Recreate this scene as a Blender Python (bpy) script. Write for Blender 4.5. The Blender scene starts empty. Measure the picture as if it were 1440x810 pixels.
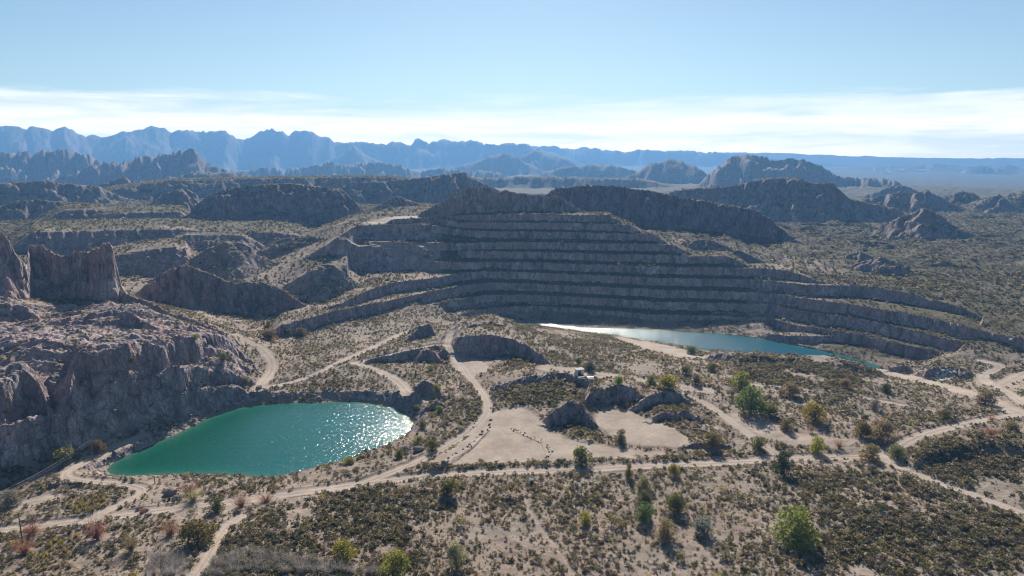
import bpy, math, random, time
import numpy as np
from math import radians, sin, cos, tan, pi
from mathutils import Vector
T0 = time.time()
rng = np.random.default_rng(7)
random.seed(7)
scene = bpy.context.scene
COL = scene.collection

# ------------------------------------------------------------------ camera model (drone 80 m up)
F = 960.0; PITCH = radians(11.2); CZ = 80.0
cp, sp = cos(PITCH), sin(PITCH)
def ray(px, py):
    x = (px-720)/F; y = -(py-405)/F
    dx, dy, dz = x, cp + y*sp, -sp + y*cp
    h = math.hypot(dx, dy)
    return math.atan2(dx, dy), dz/h
def by_z(px, py, z):
    az, t = ray(px, py)
    return az, (z-CZ)/t, z
def by_d(px, py, D):
    az, t = ray(px, py)
    return az, D, CZ + t*D
def project(x, y, z):
    dz = z-CZ
    d = y*cp - dz*sp; u = y*sp + dz*cp
    return 720+F*x/d, 405-F*u/d

# ------------------------------------------------------------------ noise
def _hash(ix, iy, seed):
    h = (ix.astype(np.uint32)*np.uint32(374761393) + iy.astype(np.uint32)*np.uint32(668265263)
         + np.uint32((seed*974711+12345) & 0xffffffff))
    h = (h ^ (h >> np.uint32(13)))*np.uint32(1274126177)
    return (h ^ (h >> np.uint32(16))) & np.uint32(255)
_ang = np.linspace(0, 2*pi, 256, endpoint=False)
_gx = np.cos(_ang).astype(np.float32); _gy = np.sin(_ang).astype(np.float32)
def pn(x, y, seed=0):
    x = np.asarray(x, np.float64); y = np.asarray(y, np.float64)
    fx0 = np.floor(x); fy0 = np.floor(y)
    ix = fx0.astype(np.int64); iy = fy0.astype(np.int64)
    fx = (x-fx0).astype(np.float32); fy = (y-fy0).astype(np.float32)
    u = fx*fx*fx*(fx*(fx*6-15)+10); v = fy*fy*fy*(fy*(fy*6-15)+10)
    def g(i, j):
        h = _hash(ix+i, iy+j, seed)
        return _gx[h]*(fx-i) + _gy[h]*(fy-j)
    a = g(0, 0); b = g(1, 0); c = g(0, 1); d = g(1, 1)
    a = a + u*(b-a); c = c + u*(d-c)
    return 1.5*(a + v*(c-a))
def fbm(x, y, octv=4, seed=0, gain=0.5):
    s = 0; a = 1.0; n = 0
    for o in range(octv):
        s = s + a*pn(x, y, seed+o*17); n += a; a *= gain; x = x*2.03+5.7; y = y*2.03-3.1
    return s/n
def ridged(x, y, octv=4, seed=0, gain=0.5):
    s = 0; a = 1.0; n = 0
    for o in range(octv):
        s = s + a*(1-2*np.abs(pn(x, y, seed+o*17))); n += a; a *= gain; x = x*2.03+5.7; y = y*2.03-3.1
    return s/n
def sstep(a, b, x):
    t = np.clip((x-a)/(b-a), 0, 1); return t*t*(3-2*t)

# ------------------------------------------------------------------ the ground sheet: rings of quads, finer close by
def series(a, b, f):
    out = []; r = a
    while r < b:
        out.append(r); r += f(r)
    return out
R = np.array([.4, 3] + series(8, 100, lambda r: max(1.0, r*.05)) + series(100, 300, lambda r: .34) + series(300, 500, lambda r: .42)
             + series(500, 760, lambda r: 1.0) + series(760, 1500, lambda r: r*.0022) + series(1500, 8000, lambda r: r*.0075))
AZ = np.concatenate([np.linspace(-pi, -radians(60), 40, endpoint=False), np.linspace(-radians(60), -radians(41.5), 60, endpoint=False),
                     np.linspace(-radians(41.5), radians(41.5), 1280, endpoint=False), np.linspace(radians(41.5), radians(60), 60, endpoint=False),
                     np.linspace(radians(60), pi, 40, endpoint=False)])
NR, NA = len(R), len(AZ)
SA = np.sin(AZ); CA = np.cos(AZ)
X = R[:, None]*SA[None]; Y = R[:, None]*CA[None]

# ------------------------------------------------------------------ smooth base from control points
ctrl = []
def cz(*pts):
    for p in pts: ctrl.append(by_z(*p))
def cd(*pts):
    for p in pts: ctrl.append(by_d(*p))
cz((-250,830,1),(-100,780,-2),(0,800,-1),(100,790,-1),(400,800,2),(720,812,1),(1100,800,1),(1440,800,2),(1700,820,2))
cz((0,745,-2),(250,705,-1.5),(480,680,-.5),(720,660,0),(1000,650,0),(1240,640,0),(600,740,.5),(900,740,.5),(1300,720,1))
cz((150,680,-2.5),(350,685,-2),(560,645,-1.5),(300,575,-2.4),(430,552,-2.8),(500,553,-2.6),(560,555,-1.6),(100,680,-2.5))
cz((-150,700,-2),(0,670,-2),(133,632,-2),(233,598,-2),(340,553,-1.5),(370,520,-1.5))
cz((450,520,-2),(520,480,-4),(480,470,-5),(400,490,-3),(370,465,-2.5),(560,445,-4.5),(640,480,-3),(620,455,-8),(600,470,-4))
cz((650,560,0),(720,600,0),(720,630,0),(900,640,0),(880,595,0),(820,530,1),(760,500,.5),(900,505,-1),(640,520,-1))
cz((860,470,-14.8),(900,478,-14.5),(960,490,-13),(980,505,-8),(920,495,-7),(860,483,-5),(1000,500,-12),(1080,515,-4),(1140,510,-4),(740,456,-4),(800,468,-4))
cz((1040,545,0),(1100,570,0),(1200,590,0),(1235,525,-13),(1270,530,-12),(1330,545,-8),(1400,570,-4),(1440,560,-3),(1300,570,-3),(1440,620,0),
   (1340,520,-9.5),(1400,520,-8),(1440,500,-4),(1440,540,-6),(1600,560,0),(1600,500,2))
cz((700,452,-15.5),(800,458,-15.5),(950,466,-15.3),(1050,472,-15),(1150,488,-15.3),(1230,510,-15))
cz((1440,470,1.5),(1320,430,5),(1400,440,4),(1440,420,5),(1250,380,6),(1440,380,5),(1120,375,9),(1200,350,6),(1400,340,5),(1300,310,4),(1440,300,4),(1100,310,5),(1400,272,-1),(1300,264,-2),(1600,400,5),(1650,300,5))
cd((760,330,455),(900,340,450),(1000,370,430))
ctrl[-3] = (ctrl[-3][0], 458, 20); ctrl[-2] = (ctrl[-2][0], 450, 14); ctrl[-1] = (ctrl[-1][0], 440, 5)
cz((50,330,20),(150,312,20),(233,335,15),(350,322,15),(300,362,11),(450,322,18),(420,318,15))
cz((480,340,22),(520,366,14),(560,380,9.5),(500,402,5),(450,412,3),(430,436,0),(560,402,5))
cz((500,303,30),(560,302,32),(620,302,34),(380,372,10),(330,386,8),(200,392,11),(540,296,26))
cz((0,300,17),(80,310,18),(0,272,10),(200,272,10),(100,255,0),(-200,300,18),(-200,380,25))
for px_, D_, z_ in ((440,440,17),(480,422,18.5),(480,400,13.5),(410,432,13),(455,415,13.5),(505,412,16),(530,405,12.5)): ctrl.append((ray(px_, 400)[0], D_, z_))
# shelf above the bluff's lower cliff and the foot of its upper cliff
cz((70,424,15.5),(100,424,15.5),(60,442,18),(110,440,17.5),(150,423,19),(0,418,23),(150,460,20),(60,470,20),(0,500,19),(60,505,18),(-150,430,24),(-150,520,16),(220,442,18),(250,452,16),(300,465,11.5),(330,487,6.5),(350,508,2))
cd((720,285,760),(850,285,700),(1000,300,680))
for k, z in ((-3, 18), (-2, 12), (-1, 8)): ctrl[k] = (ctrl[k][0], ctrl[k][1], z)
for px in (-300, 100, 500, 900, 1300, 1700):
    a = ray(px, 400)[0]
    ctrl += [(a, 1500, -4 if px > 600 else 2), (a, 2200, -18), (a, 3500, -38), (a, 6000, -42), (a, 8200, -38)]
for a in (-2.9, -2.2, -1.5, 1.5, 2.2, 2.9):
    ctrl += [(a, 20, 2), (a, 150, 2), (a, 500, 6), (a, 2000, 0), (a, 6000, -20), (a, 8200, -20)]
for a in (-.6, 0, .6): ctrl += [(a, 10, 2), (a, 50, 2)]
C = np.array(ctrl)
KA = 1.6
cu = np.stack([C[:, 0]*KA, np.log(C[:, 1])*1.6], 1)
def tps(d2): return 0.5*d2*np.log(d2+1e-12)
n = len(C)
A = np.zeros((n+3, n+3)); d2 = ((cu[:, None]-cu[None])**2).sum(-1)
A[:n, :n] = tps(d2) + np.eye(n)*2e-4; A[:n, n] = 1; A[:n, n+1:] = cu; A[n, :n] = 1; A[n+1:, :n] = cu.T
wgt = np.linalg.solve(A, np.concatenate([C[:, 2], [0, 0, 0]]))
ca = np.linspace(-pi, pi, 361); cr = np.linspace(np.log(R[0]), np.log(R[-1]), 420)
q = np.stack(np.meshgrid(ca*KA, cr*1.6), -1).reshape(-1, 2)
val = np.empty(len(q))
for i in range(0, len(q), 20000):
    qq = q[i:i+20000]
    val[i:i+20000] = tps(((qq[:, None]-cu[None])**2).sum(-1)) @ wgt[:n] + wgt[n] + qq @ wgt[n+1:]
val = np.clip(val.reshape(len(cr), len(ca)), -60, 60)
fi = np.interp(np.log(R), cr, np.arange(len(cr))); fj = np.interp(AZ, ca, np.arange(len(ca)))
i0 = np.minimum(fi.astype(int), len(cr)-2); j0 = np.minimum(fj.astype(int), len(ca)-2)
ti = (fi-i0)[:, None]; tj = (fj-j0)[None]
Z = (val[i0][:, j0]*(1-ti)*(1-tj) + val[i0+1][:, j0]*ti*(1-tj) + val[i0][:, j0+1]*(1-ti)*tj + val[i0+1][:, j0+1]*ti*tj)
# seam behind the camera
wrap = sstep(2.6, pi, np.abs(AZ))[None]; Z = Z*(1-wrap) + 2*wrap
del q, val

# rolling ground away from the workings
far_w = sstep(380, 640, R)[:, None]*(1-.5*sstep(2500, 6000, R))[:, None]
right_w = sstep(radians(4), radians(14), AZ)[None]
k0 = np.searchsorted(R, 360); sub = slice(k0, NR)
wx = X[sub] + 14*pn(X[sub]/60, Y[sub]/60, 3); wy = Y[sub] + 14*pn(X[sub]/60, Y[sub]/60, 4)
Z[sub] += far_w[sub]*((2.2+4.2*right_w)*ridged(wx/62, wy/46, 4, 11) + .9*fbm(wx/23, wy/23, 3, 15)
                      + (2.0+2.0*right_w)*fbm(wx/170, wy/120, 3, 19))
f2 = sstep(1500, 3000, R[sub])[:, None]
Z[sub] += f2*(14*ridged(X[sub]/420, Y[sub]/380, 5, 61)*(1-.75*right_w) - 4)
k1 = np.searchsorted(R, 640); sub = slice(0, k1)
Z[sub] += .35*fbm(X[sub]/16, Y[sub]/16, 3, 23) + .25*fbm(X[sub]/5, Y[sub]/5, 2, 29)
print('base', round(time.time()-T0, 1))

OWN = np.zeros((NR, NA), np.int16); ROCK = np.zeros((NR, NA), np.float32); TONE = np.zeros((NR, NA), np.float32)
owners = ['ground']
def owner_id(name):
    owners.append(name); return len(owners)-1

def mound(pts, own=0, front=1.0, back=.4, flat=0., flat_slope=.02, amp=0., wl=20., side=.6, crest=0., cwl=10., cliff=None, talus=.62,
          rock=.6, reach=60., seed=0, flute=.35, by='z', ext=None, tone=0.):
    """A ridge, scarp or bench: crest points (pixel x, pixel y, z or distance) -> height field raised to it."""
    P = np.array([(by_z if by == 'z' else by_d)(*p) for p in pts])
    P = P[np.argsort(P[:, 0])]
    zr = P[:, 2].max()-P[:, 2].min()+reach
    dm = P[:, 1].mean(); ex = (ext or min(zr/side, 250+dm*.05))/dm
    j = np.where((AZ > P[0, 0]-ex) & (AZ < P[-1, 0]+ex))[0]
    if len(j) == 0: return
    a = AZ[j]
    Dk = np.interp(a, P[:, 0], P[:, 1]); zk = np.interp(a, P[:, 0], P[:, 2])
    over = np.maximum(P[0, 0]-a, 0)*P[0, 1] + np.maximum(a-P[-1, 0], 0)*P[-1, 1]
    zk = zk - over*side
    if crest: zk = zk + crest*fbm(a*dm/cwl, a*0+seed*3.3, 4, seed+90)
    rlo = P[:, 1].min()-reach/min(front, talus if cliff else front)-amp*1.5; rhi = P[:, 1].max()+flat+reach/back+amp*1.5
    i = np.where((R > rlo) & (R < rhi))[0]
    if len(i) == 0: return
    sl = (slice(i[0], i[-1]+1), slice(j[0], j[-1]+1))
    x = X[sl]; y = Y[sl]
    D = Dk[None] + np.zeros_like(x)
    if amp:
        # gullies run down the face: the noise varies along the crest much faster than across it
        t = a[None]*dm; rr = R[i][:, None]*flute
        D = D + amp*(.6*(1-2*np.abs(pn(t/wl + .35*pn(t/wl*2, rr/wl*2, seed+5), rr/wl, seed+1))) - .3 + .75*fbm(t/wl*1.9, rr/wl*1.9, 5, seed+2, .6))*np.where(
            np.abs(over)[None] > 0, .4, 1)
    s = R[i][:, None] - D
    def fall(s):
        if cliff: return np.where(-s*front < cliff, -s*front, cliff + (-s-cliff/front)*talus)
        return -s*front
    if amp and rock > .4 and P[:, 1].mean() < 900:
        t = a[None]*dm; d0 = np.clip(fall(s), 0, 60); lw = max(wl*.45, 2.2)
        s = s + np.where((s < 0), min(amp*.42, 1.6)*(fbm(t/lw, d0/(lw*.7), 4, seed+31, .6) + .35*np.sin(d0*2*pi/(lw*1.1)+2*pn(t/(lw*2), t*0+.5, seed+33)))*sstep(0, 1.2, -s), 0)
    if cliff:
        drop = np.where(-s*front < cliff, -s*front, cliff + (-s-cliff/front)*talus)
    else:
        drop = -s*front
    zz = zk[None] - np.where(s < 0, drop, np.minimum(s, flat)*flat_slope + np.maximum(s-flat, 0)*back)
    cur = Z[sl].copy()
    up = zz > cur+.02
    Z[sl] = np.maximum(cur, zz)
    steep = up & (s < 1.0)
    ROCK[sl] = np.where(steep, rock, np.where(up, np.minimum(ROCK[sl], .25*rock), ROCK[sl]))
    if own: OWN[sl] = np.where(zz > cur+.3, own, OWN[sl])
    TONE[sl] = np.where(up, tone, TONE[sl])

# ------------------------------------------------------------------ far mountains and hills
def hill(pts, D, name='hill', **kw):
    o = owner_id(name)
    q = [(p[0], p[1], (p[2] if len(p) > 2 else D)) for p in pts]
    d = dict(front=.75, back=.45, amp=D*.014, wl=D*.05, side=.45, crest=D*.0009, cwl=D*.012, rock=.34, reach=130, seed=o*7, by='d', flute=.8, tone=-.3)
    d.update(kw); mound(q, o, **d)
M1 = [(-420,184),(-300,176),(-200,185),(-120,172),(-60,182),(0,176),(27,178),(37,181),(43,177),(63,181),(75,183),(90,176.5),(100,181),(110,187),(127,189),(143,191),(173,182),(187,181),(200,179),(218,175.5),
      (230,179),(240,185),(248,182),(277,183),(317,183),(333,193),(343,196),(353,191),(367,182),(383,180.5),(397,184),(405,189),(417,183),(437,184),(450,192),(463,192),(470,199),(480,200),
      (500,199),(513,199),(543,202),(552,198),(568,198),(577,202),(587,193),(603,200),(623,195),(643,198),(662,196),(688,203),(713,201),(740,201),(753,207),(785,216)]
hill(M1, 5600, 'mountain_range', front=.55, reach=330, amp=170, wl=520, crest=2, cwl=50, side=.35, ext=900, flute=.7)
hill([(700,206),(750,204),(780,204),(807,210),(823,205),(853,210),(880,212),(903,209),(923,210),(947,212),(960,211),(977,212),(1010,213),(1050,216)], 6700, 'mountain_range', reach=200, amp=150, wl=600, crest=2, side=.1, ext=1200)
hill([(880,217),(1000,214.5),(1060,214),(1133,216),(1193,218),(1260,220),(1440,222),(1700,222)], 7500, 'plateau', reach=110, front=.3, amp=60, wl=500, crest=1., cwl=400, side=.1, ext=1500)
hill([(1230,231),(1300,228),(1370,233),(1420,231),(1440,234),(1600,230)], 5600, 'hill', reach=60, front=.2, crest=3, cwl=200, side=.1, amp=200, wl=300)
hill([(1350,239),(1372,232),(1385,231.5),(1395,235),(1410,237)], 5000, 'hill', reach=60, side=.25, ext=150)
hill([(462,224),(480,214),(497,202),(513,215),(525,222)], 4700, 'mountain', reach=140, side=.5, ext=200)
hill([(640,234),(667,226),(693,218),(706,214),(713,214),(733,222),(757,236)], 3600, 'mountain', reach=140, side=.35, ext=300)
hill([(700,232),(730,224),(740,215),(753,209.5),(770,215),(800,223),(813,232)], 4100, 'mountain', reach=150, side=.35, ext=300)
hill([(770,239),(800,233),(833,230),(870,232),(893,239)], 2900, 'hill', reach=60, side=.3, ext=200)
hill([(300,243),(320,238),(345,240),(372,234),(400,237),(440,232),(465,226),(480,231),(513,227),(537,229),(563,231),(590,241),(620,235),(660,238),(700,240)], 2900, 'hill', reach=80, crest=9, cwl=55, amp=70, wl=60, rock=.7, ext=200)
hill([(-300,215),(-100,210),(0,214),(20,212),(60,210),(85,208),(100,212),(128,216),(140,226),(150,236)], 2500, 'hill', reach=120, crest=6, cwl=45, amp=50, wl=50, rock=.8, front=.9)
hill([(100,243),(113,237),(133,228),(160,225),(187,221),(207,214.5),(225,216),(240,215),(252,211),(267,206.5),(277,211),(282,219),(290,227),(313,236),(330,244)], 2050, 'hill', reach=130, front=.95, crest=3, cwl=30, cliff=30, rock=.7, amp=40, wl=45)
hill([(240,247),(285,241),(320,240),(350,246)], 1700, 'hill', reach=40, crest=3)
hill([(560,253),(600,247),(700,249),(760,246),(840,249),(900,250)], 1750, 'hill', reach=40, crest=3, side=.2)
hill([(893,241),(917,228),(930,226),(943,222.5),(960,225),(980,233),(997,243)], 2300, 'hill', reach=120, side=.5, ext=200, crest=4)
hill([(975,262),(990,250),(1010,232),(1027,220.5),(1043,217),(1070,216.5),(1090,226),(1107,222.5),(1137,222.5),(1157,232),(1177,246),(1207,249),(1240,250),(1257,253),(1280,262)], 1850, 'hill', reach=150, front=.8, crest=2, cwl=40, amp=50, wl=70, side=.6, ext=150)
hill([(1246,264),(1255,260.5),(1265,261),(1275,261.5),(1283,265)], 1350, 'hill', reach=20, crest=.5, amp=6, wl=12, front=1.2)
hill([(120,267),(140,259),(157,254),(173,248),(187,254),(207,264)], 1250, 'hill', reach=50, side=.5, amp=14, wl=22)
hill([(-60,262),(0,258),(60,254),(100,258),(140,262),(170,276)], 1000, 'hill', reach=45, side=.3, amp=14, wl=30)
hill([(-80,296),(0,290),(30,281),(62,281),(100,284),(135,290),(165,300)], 800, 'hill', reach=40, side=.3, amp=12, wl=26)
hill([(150,268),(200,259),(240,254),(300,253),(360,251),(430,250),(500,249),(560,250)], 1050, 'hill', reach=36, flat=160, front=.7, side=.3, amp=16, wl=40)
hill([(225,276),(243,268),(262,265),(276,273),(282,282)], 800, 'hill', reach=36, amp=8, wl=14, front=.9, side=.7, rock=.7)
hill([(484,262),(493,257),(540,255),(563,253),(613,247),(645,243),(655,243.5),(667,252),(687,260),(715,275)], 880, 'hill', reach=70, front=.85, amp=16, wl=30, side=.5, back=.25)
hill([(268,298),(270,293),(290,277),(317,265),(353,260),(400,258),(433,260),(480,267),(500,283),(517,303)], 640, 'hill', reach=60, front=.95, cliff=22, amp=9, wl=17, side=.8, back=.3, crest=1.2, cwl=14)
hill([(521,296),(530,290),(557,275),(575,281),(592,288)], 655, 'hill', reach=40, front=.7, amp=7, wl=14, side=.7)
hill([(211,291),(216,287),(223,283.5),(232,284.5),(243,290)], 790, 'hill', reach=14, amp=3, wl=8, front=.9)
hill([(780,264),(820,261),(860,260),(890,266),(920,269),(950,275),(1000,285),(1030,289),(1060,294),(1085,308),(1105,327),(1125,340),(1140,356)], 560, 'rock_ridge', reach=60, front=1.3, cliff=30, amp=10, wl=15, side=.9, crest=1.5, cwl=12, rock=.75, tone=-.45)
hill([(940,270),(960,266),(1000,263),(1040,260),(1058,254),(1075,251),(1120,250),(1140,256.5),(1170,257),(1182,267),(1195,279),(1230,287),(1262,294)], 830, 'hill', reach=60, front=.9, cliff=22, amp=13, wl=26, side=.6, back=.25, rock=.6)
hill([(1220,279),(1245,274),(1266,270),(1285,272),(1304,267.5),(1320,275),(1340,286)], 1030, 'hill', reach=50, front=.7, amp=14, wl=28, side=.4)
hill([(1330,275),(1342,271),(1358,268.5),(1373,274),(1390,287)], 1100, 'hill', reach=45, front=.7, amp=10, wl=28, side=.4)
hill([(1385,279),(1395,275),(1407,274),(1416,280),(1426,290)], 1050, 'hill', reach=45, front=.7, amp=10, wl=24, side=.4)
hill([(1420,272),(1440,269),(1500,266),(1600,270)], 1150, 'hill', reach=40, front=.6)
hill([(1250,312),(1268,304),(1281,300),(1300,292),(1320,301),(1338,315),(1365,327)], 690, 'hill', reach=40, front=.65, amp=9, wl=18, side=.5)
hill([(1140,390),(1165,370),(1190,357),(1210,352),(1225,360),(1245,372)], 510, 'hill', reach=25, front=.7, amp=6, wl=12, side=.5, crest=.8)
hill([(1190,375),(1215,368),(1240,362),(1262,368),(1280,380)], 480, 'hill', reach=20, front=.7, amp=6, wl=12, side=.5, crest=.8)
hill([(925,345),(950,343),(975,338),(994,336),(1010,341),(1028,350)], 470, 'hill', reach=20, front=.75, amp=4, wl=8, side=.5, crest=.6, rock=.4)
hill([(1025,357),(1038,351),(1050,356),(1070,365),(1090,372),(1108,377)], 455, 'hill', reach=18, front=.75, amp=4, wl=8, side=.5, crest=.6, rock=.4)
# hillocks left of the quarry
hill([(276,360),(290,350),(317,340),(340,341),(352,347),(362,358)], 445, 'hill', reach=30, front=.66, amp=3.5, wl=14, side=.5, rock=.12)
hill([(366,352),(378,343),(400,335),(440,332.5),(470,337),(490,346),(510,358)], 485, 'hill', reach=30, front=.66, amp=3.5, wl=15, side=.45, back=.3, rock=.12)
hill([(420,391),(430,384),(440,377),(453,371),(470,372),(485,377),(500,383),(520,389),(536,394)], 398, 'hill', reach=30, front=.7, amp=3, wl=11, side=.5, rock=.15)
hill([(205,402),(215,395),(233,383),(250,376),(263,372),(275,378),(290,384),(310,391),(333,399),(367,398),(385,404),(402,412)], 366, 'rock_ridge', reach=40, front=1.5, cliff=15, amp=5, wl=9, side=.8, back=.25, rock=.8, crest=.8, cwl=8)
o = owner_id('spoil_terrace')
def dump(pts, D, **kw):
    d = dict(front=.85, back=.4, flat=60, flat_slope=-.02, amp=2.5, wl=7, side=.6, rock=.45, reach=25, seed=len(pts)*3, by='d'); d.update(kw)
    mound([(p[0], p[1], D) for p in pts], o, **d)
dump([(62,313),(78,302),(93,295.5),(120,294.5),(143,295.5)], 655)
dump([(140,301),(180,299),(220,298),(253,297.5),(262,303)], 645)
dump([(43,330),(47,326),(90,325),(133,324),(180,323),(233,322),(265,323),(300,327),(340,327),(383,325.5),(420,331)], 520, flat=70)
dump([(250,333),(262,330),(300,329),(340,330)], 505, flat=10, front=.6)
dump([(155,361),(163,359),(200,352),(230,348.5),(247,347),(262,352),(268,362)], 450, flat=40)
mound([(366,421,3.5),(400,418,3),(440,416,3),(475,415.5,2.5)], owner_id('quarry_terraces'), front=2.2, flat=15, back=.3, amp=1.5, wl=5, rock=.8, reach=12, side=.7)
print('hills', round(time.time()-T0, 1))

# ------------------------------------------------------------------ the open pit: benches, traced level by level
QT = owner_id('quarry_terraces')
levels = [
 [(600,452,-9.3),(625,447,-9.5),(662,439.5,-9.5),(690,433.5,-9.5),(760,431,-9.5),(840,437,-9.5),(920,443,-9.5),(1017,445,-9.5),(1047,447,-9.5),(1087,449,-9.5),(1115,457,-9.5),(1157,464,-9.5),(1193,469,-9.5),(1215,472,-9.5),(1240,480,-9.5),(1280,487.5,-9.5),(1317,495,-9.2),(1350,503,-9),(1380,511,-9)],
 [(562,442,-4.2),(600,430,-4),(630,424,-4),(660,419.5,-4),(690,415,-4),(760,416,-4),(840,420,-4),(920,425,-4),(1013,427,-4),(1083,428.5,-4),(1107,434.5,-4),(1157,442.5,-4),(1207,448,-4),(1250,457.5,-4),(1300,469,-4),(1328,477,-4),(1367,485,-4.2),(1408,493,-4.5)],
 [(398,458,1),(437,447,1.2),(470,438,1.5),(525,428,1.5),(562,420,1.5),(610,409.5,1.5),(656,401.5,1.5),(690,398,1.5),(760,400.5,1.5),(840,404,1.5),(920,408,1.5),(1027,411,1.5),(1085,413.5,1.5),(1100,416,1.5),(1140,421.7,1.5),(1198,429.5,1.5),(1250,438,1.5),(1300,446,1.5),(1358,461,1.5),(1390,469,1.3),(1440,479,1.2),(1520,492,1)],
 [(478,428,4),(500,417,5.5),(528,405,6.8),(553,398,7),(610,391.5,7),(646,385,7),(680,382,7),(760,384.5,7),(840,388,7),(920,391.7,7),(1027,393,7),(1087,396,7),(1127,401,7),(1198,402.5,7),(1258,410,7),(1292,417.5,6.3),(1313,426,4.6),(1345,437,3.0),(1380,450,1.8)],
 [(606,367.5,13),(638,370,12.5),(680,369,12.5),(760,370,12.5),(840,373,12.5),(920,376,12.5),(1033,377.5,12.5),(1070,378,12.3),(1103,380.5,12),(1130,388,10.5),(1153,397,8.6),(1185,403,7.3)],
 [(540,347,20),(580,352,18.5),(622,347,18),(650,353.5,18),(700,354,18),(760,355,18),(840,357.5,18),(920,360,18),(970,361,18),(1023,361,18),(1040,369,16),(1052,376,14)],
 [(505,338,24),(522,341,23.5),(650,343,23.5),(700,341,23.5),(760,341,23.5),(840,343,23.5),(920,344,23.5),(945,345,23.5),(970,357,20)],
 [(486,328,31),(494,321,32.3),(502,318,32.5),(540,316.5,32.6),(587,316,32.5),(620,319,31),(653,324,29),(700,326,29),(760,326.3,29),(840,328,29),(883,329,29),(918,329.5,29),(935,341,25)],
 [(548,311,35.3),(556,308.5,35.5),(613,306.5,35.6),(647,312.5,34.7),(700,313.5,34.5),(760,313.5,34.5),(840,315,34.5),(870,316,34.5),(885,317,34),(900,327,31)],
 [(632,304,40),(660,303,40),(700,302,40),(760,302,40),(817,303,40),(855,303.5,40),(868,311,37)],
]
LV = []
for k, L in enumerate(levels):
    q = []
    for p in L:
        az, t = ray(p[0], p[1]); D = (p[2]-CZ)/t; z = p[2]
        if LV:
            pa_ = LV[-1]
            if pa_[0][0]-.01 <= az <= pa_[-1][0]+.01:
                dmin = float(np.interp(az, [v[0] for v in pa_], [v[1] for v in pa_])) + 6.4
                if D < dmin: D = dmin; z = CZ+t*D
        q.append((az, D, z))
    LV.append(sorted(q))
TREAD = np.zeros((NR, NA), np.float32)
jl = np.where((AZ > ray(400, 440)[0]) & (AZ < ray(1440, 470)[0]))[0]; il = np.where((R > 270) & (R < 520))[0]
sl = (slice(il[0], il[-1]+1), slice(jl[0], jl[-1]+1)); al = AZ[jl]
S = np.full((len(il), len(jl)), 1e3); top = np.full(len(jl), -1.0)
for q in LV:
    ok = (al >= q[0][0]) & (al <= q[-1][0]); Dk = np.interp(al, [v[0] for v in q], [v[1] for v in q]); zk = np.interp(al, [v[0] for v in q], [v[2] for v in q])
    inside = ok[None] & (R[il][:, None] >= Dk[None]-.2)
    ed = 10*(1-sstep(0, .035, np.minimum(al-q[0][0], q[-1][0]-al)))
    S = np.where(inside, zk[None]+.05+ed[None], S); top = np.where(ok, Dk, top)
S = np.where(R[il][:, None] < top[None], S, 1e3)
Z[sl] = np.minimum(Z[sl], S)
def mound_raw(q, own, **kw):
    global by_z
    keep = by_z; by_z = lambda a, b, c: (a, b, c)
    mound(q, own, **kw); by_z = keep
for k, q in enumerate(LV):
    wide = k in (2, 3)
    mound_raw(q, QT, front=5., flat=26 if not wide else 34, flat_slope=.012, back=.3, amp=.8, wl=5.5, side=.3 if k == 3 else .6, rock=1., reach=14, seed=200+k, flute=.25, cliff=4.1, talus=.85, tone=.28)
mound([(1080,473,-12),(1110,472.5,-11.8),(1150,473,-11.6),(1200,473,-11.2),(1215,475,-11)], QT, front=1.6, flat=8, back=.3, amp=1.2, wl=5, rock=.8, reach=6, side=.5)
q = LV[0]; jf = np.where((AZ > ray(1050, 449)[0]) & (AZ < ray(1345, 505)[0]))[0]
D1 = np.interp(AZ[jf], [v[0] for v in q], [v[1] for v in q]); i_ = np.where((R > 270) & (R < 400))[0]; sl = (slice(i_[0], i_[-1]+1), slice(jf[0], jf[-1]+1))
u = D1[None]-R[i_][:, None]; endf = sstep(ray(1345, 505)[0], ray(1290, 490)[0], AZ[jf])[None]
endf = endf*sstep(ray(1048, 449)[0], ray(1095, 452)[0], AZ[jf])[None]
lim = -14.4 + 12*sstep(13, 24, u) + 7*(1-endf)
Z[sl] = np.where(u > -1, np.minimum(Z[sl], lim), Z[sl])
mound_raw(LV[0], QT, front=5., flat=26, flat_slope=.012, back=.3, amp=.8, wl=5.5, side=.55, rock=1., reach=14, seed=200, flute=.25, cliff=4.6, talus=1.3)
mound([(1080,473,-12),(1110,472.5,-11.8),(1150,473,-11.6),(1200,473,-11.2),(1215,475,-11)], QT, front=1.6, flat=8, back=.3, amp=1.2, wl=5, rock=.8, reach=6, side=.5)
# the crag left standing on the top bench
mound([(592,298,486),(600,294,486),(610,289.5,486),(625,283,486),(640,272,486),(655,266,486),(668,263,486),(690,264.5,486),(700,271,486),(712,267.5,486),(725,272.5,486),(745,274,486),(770,276.5,486),(785,275.5,486),(800,283,486),(815,295,486),(824,303,486)],
      owner_id('rock_ridge'), by='d', front=2.6, back=.6, amp=3.2, wl=6.5, side=1.4, rock=1., reach=28, crest=1.2, cwl=5, seed=321, flute=.2, tone=.55)
print('pit', round(time.time()-T0, 1))

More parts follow.
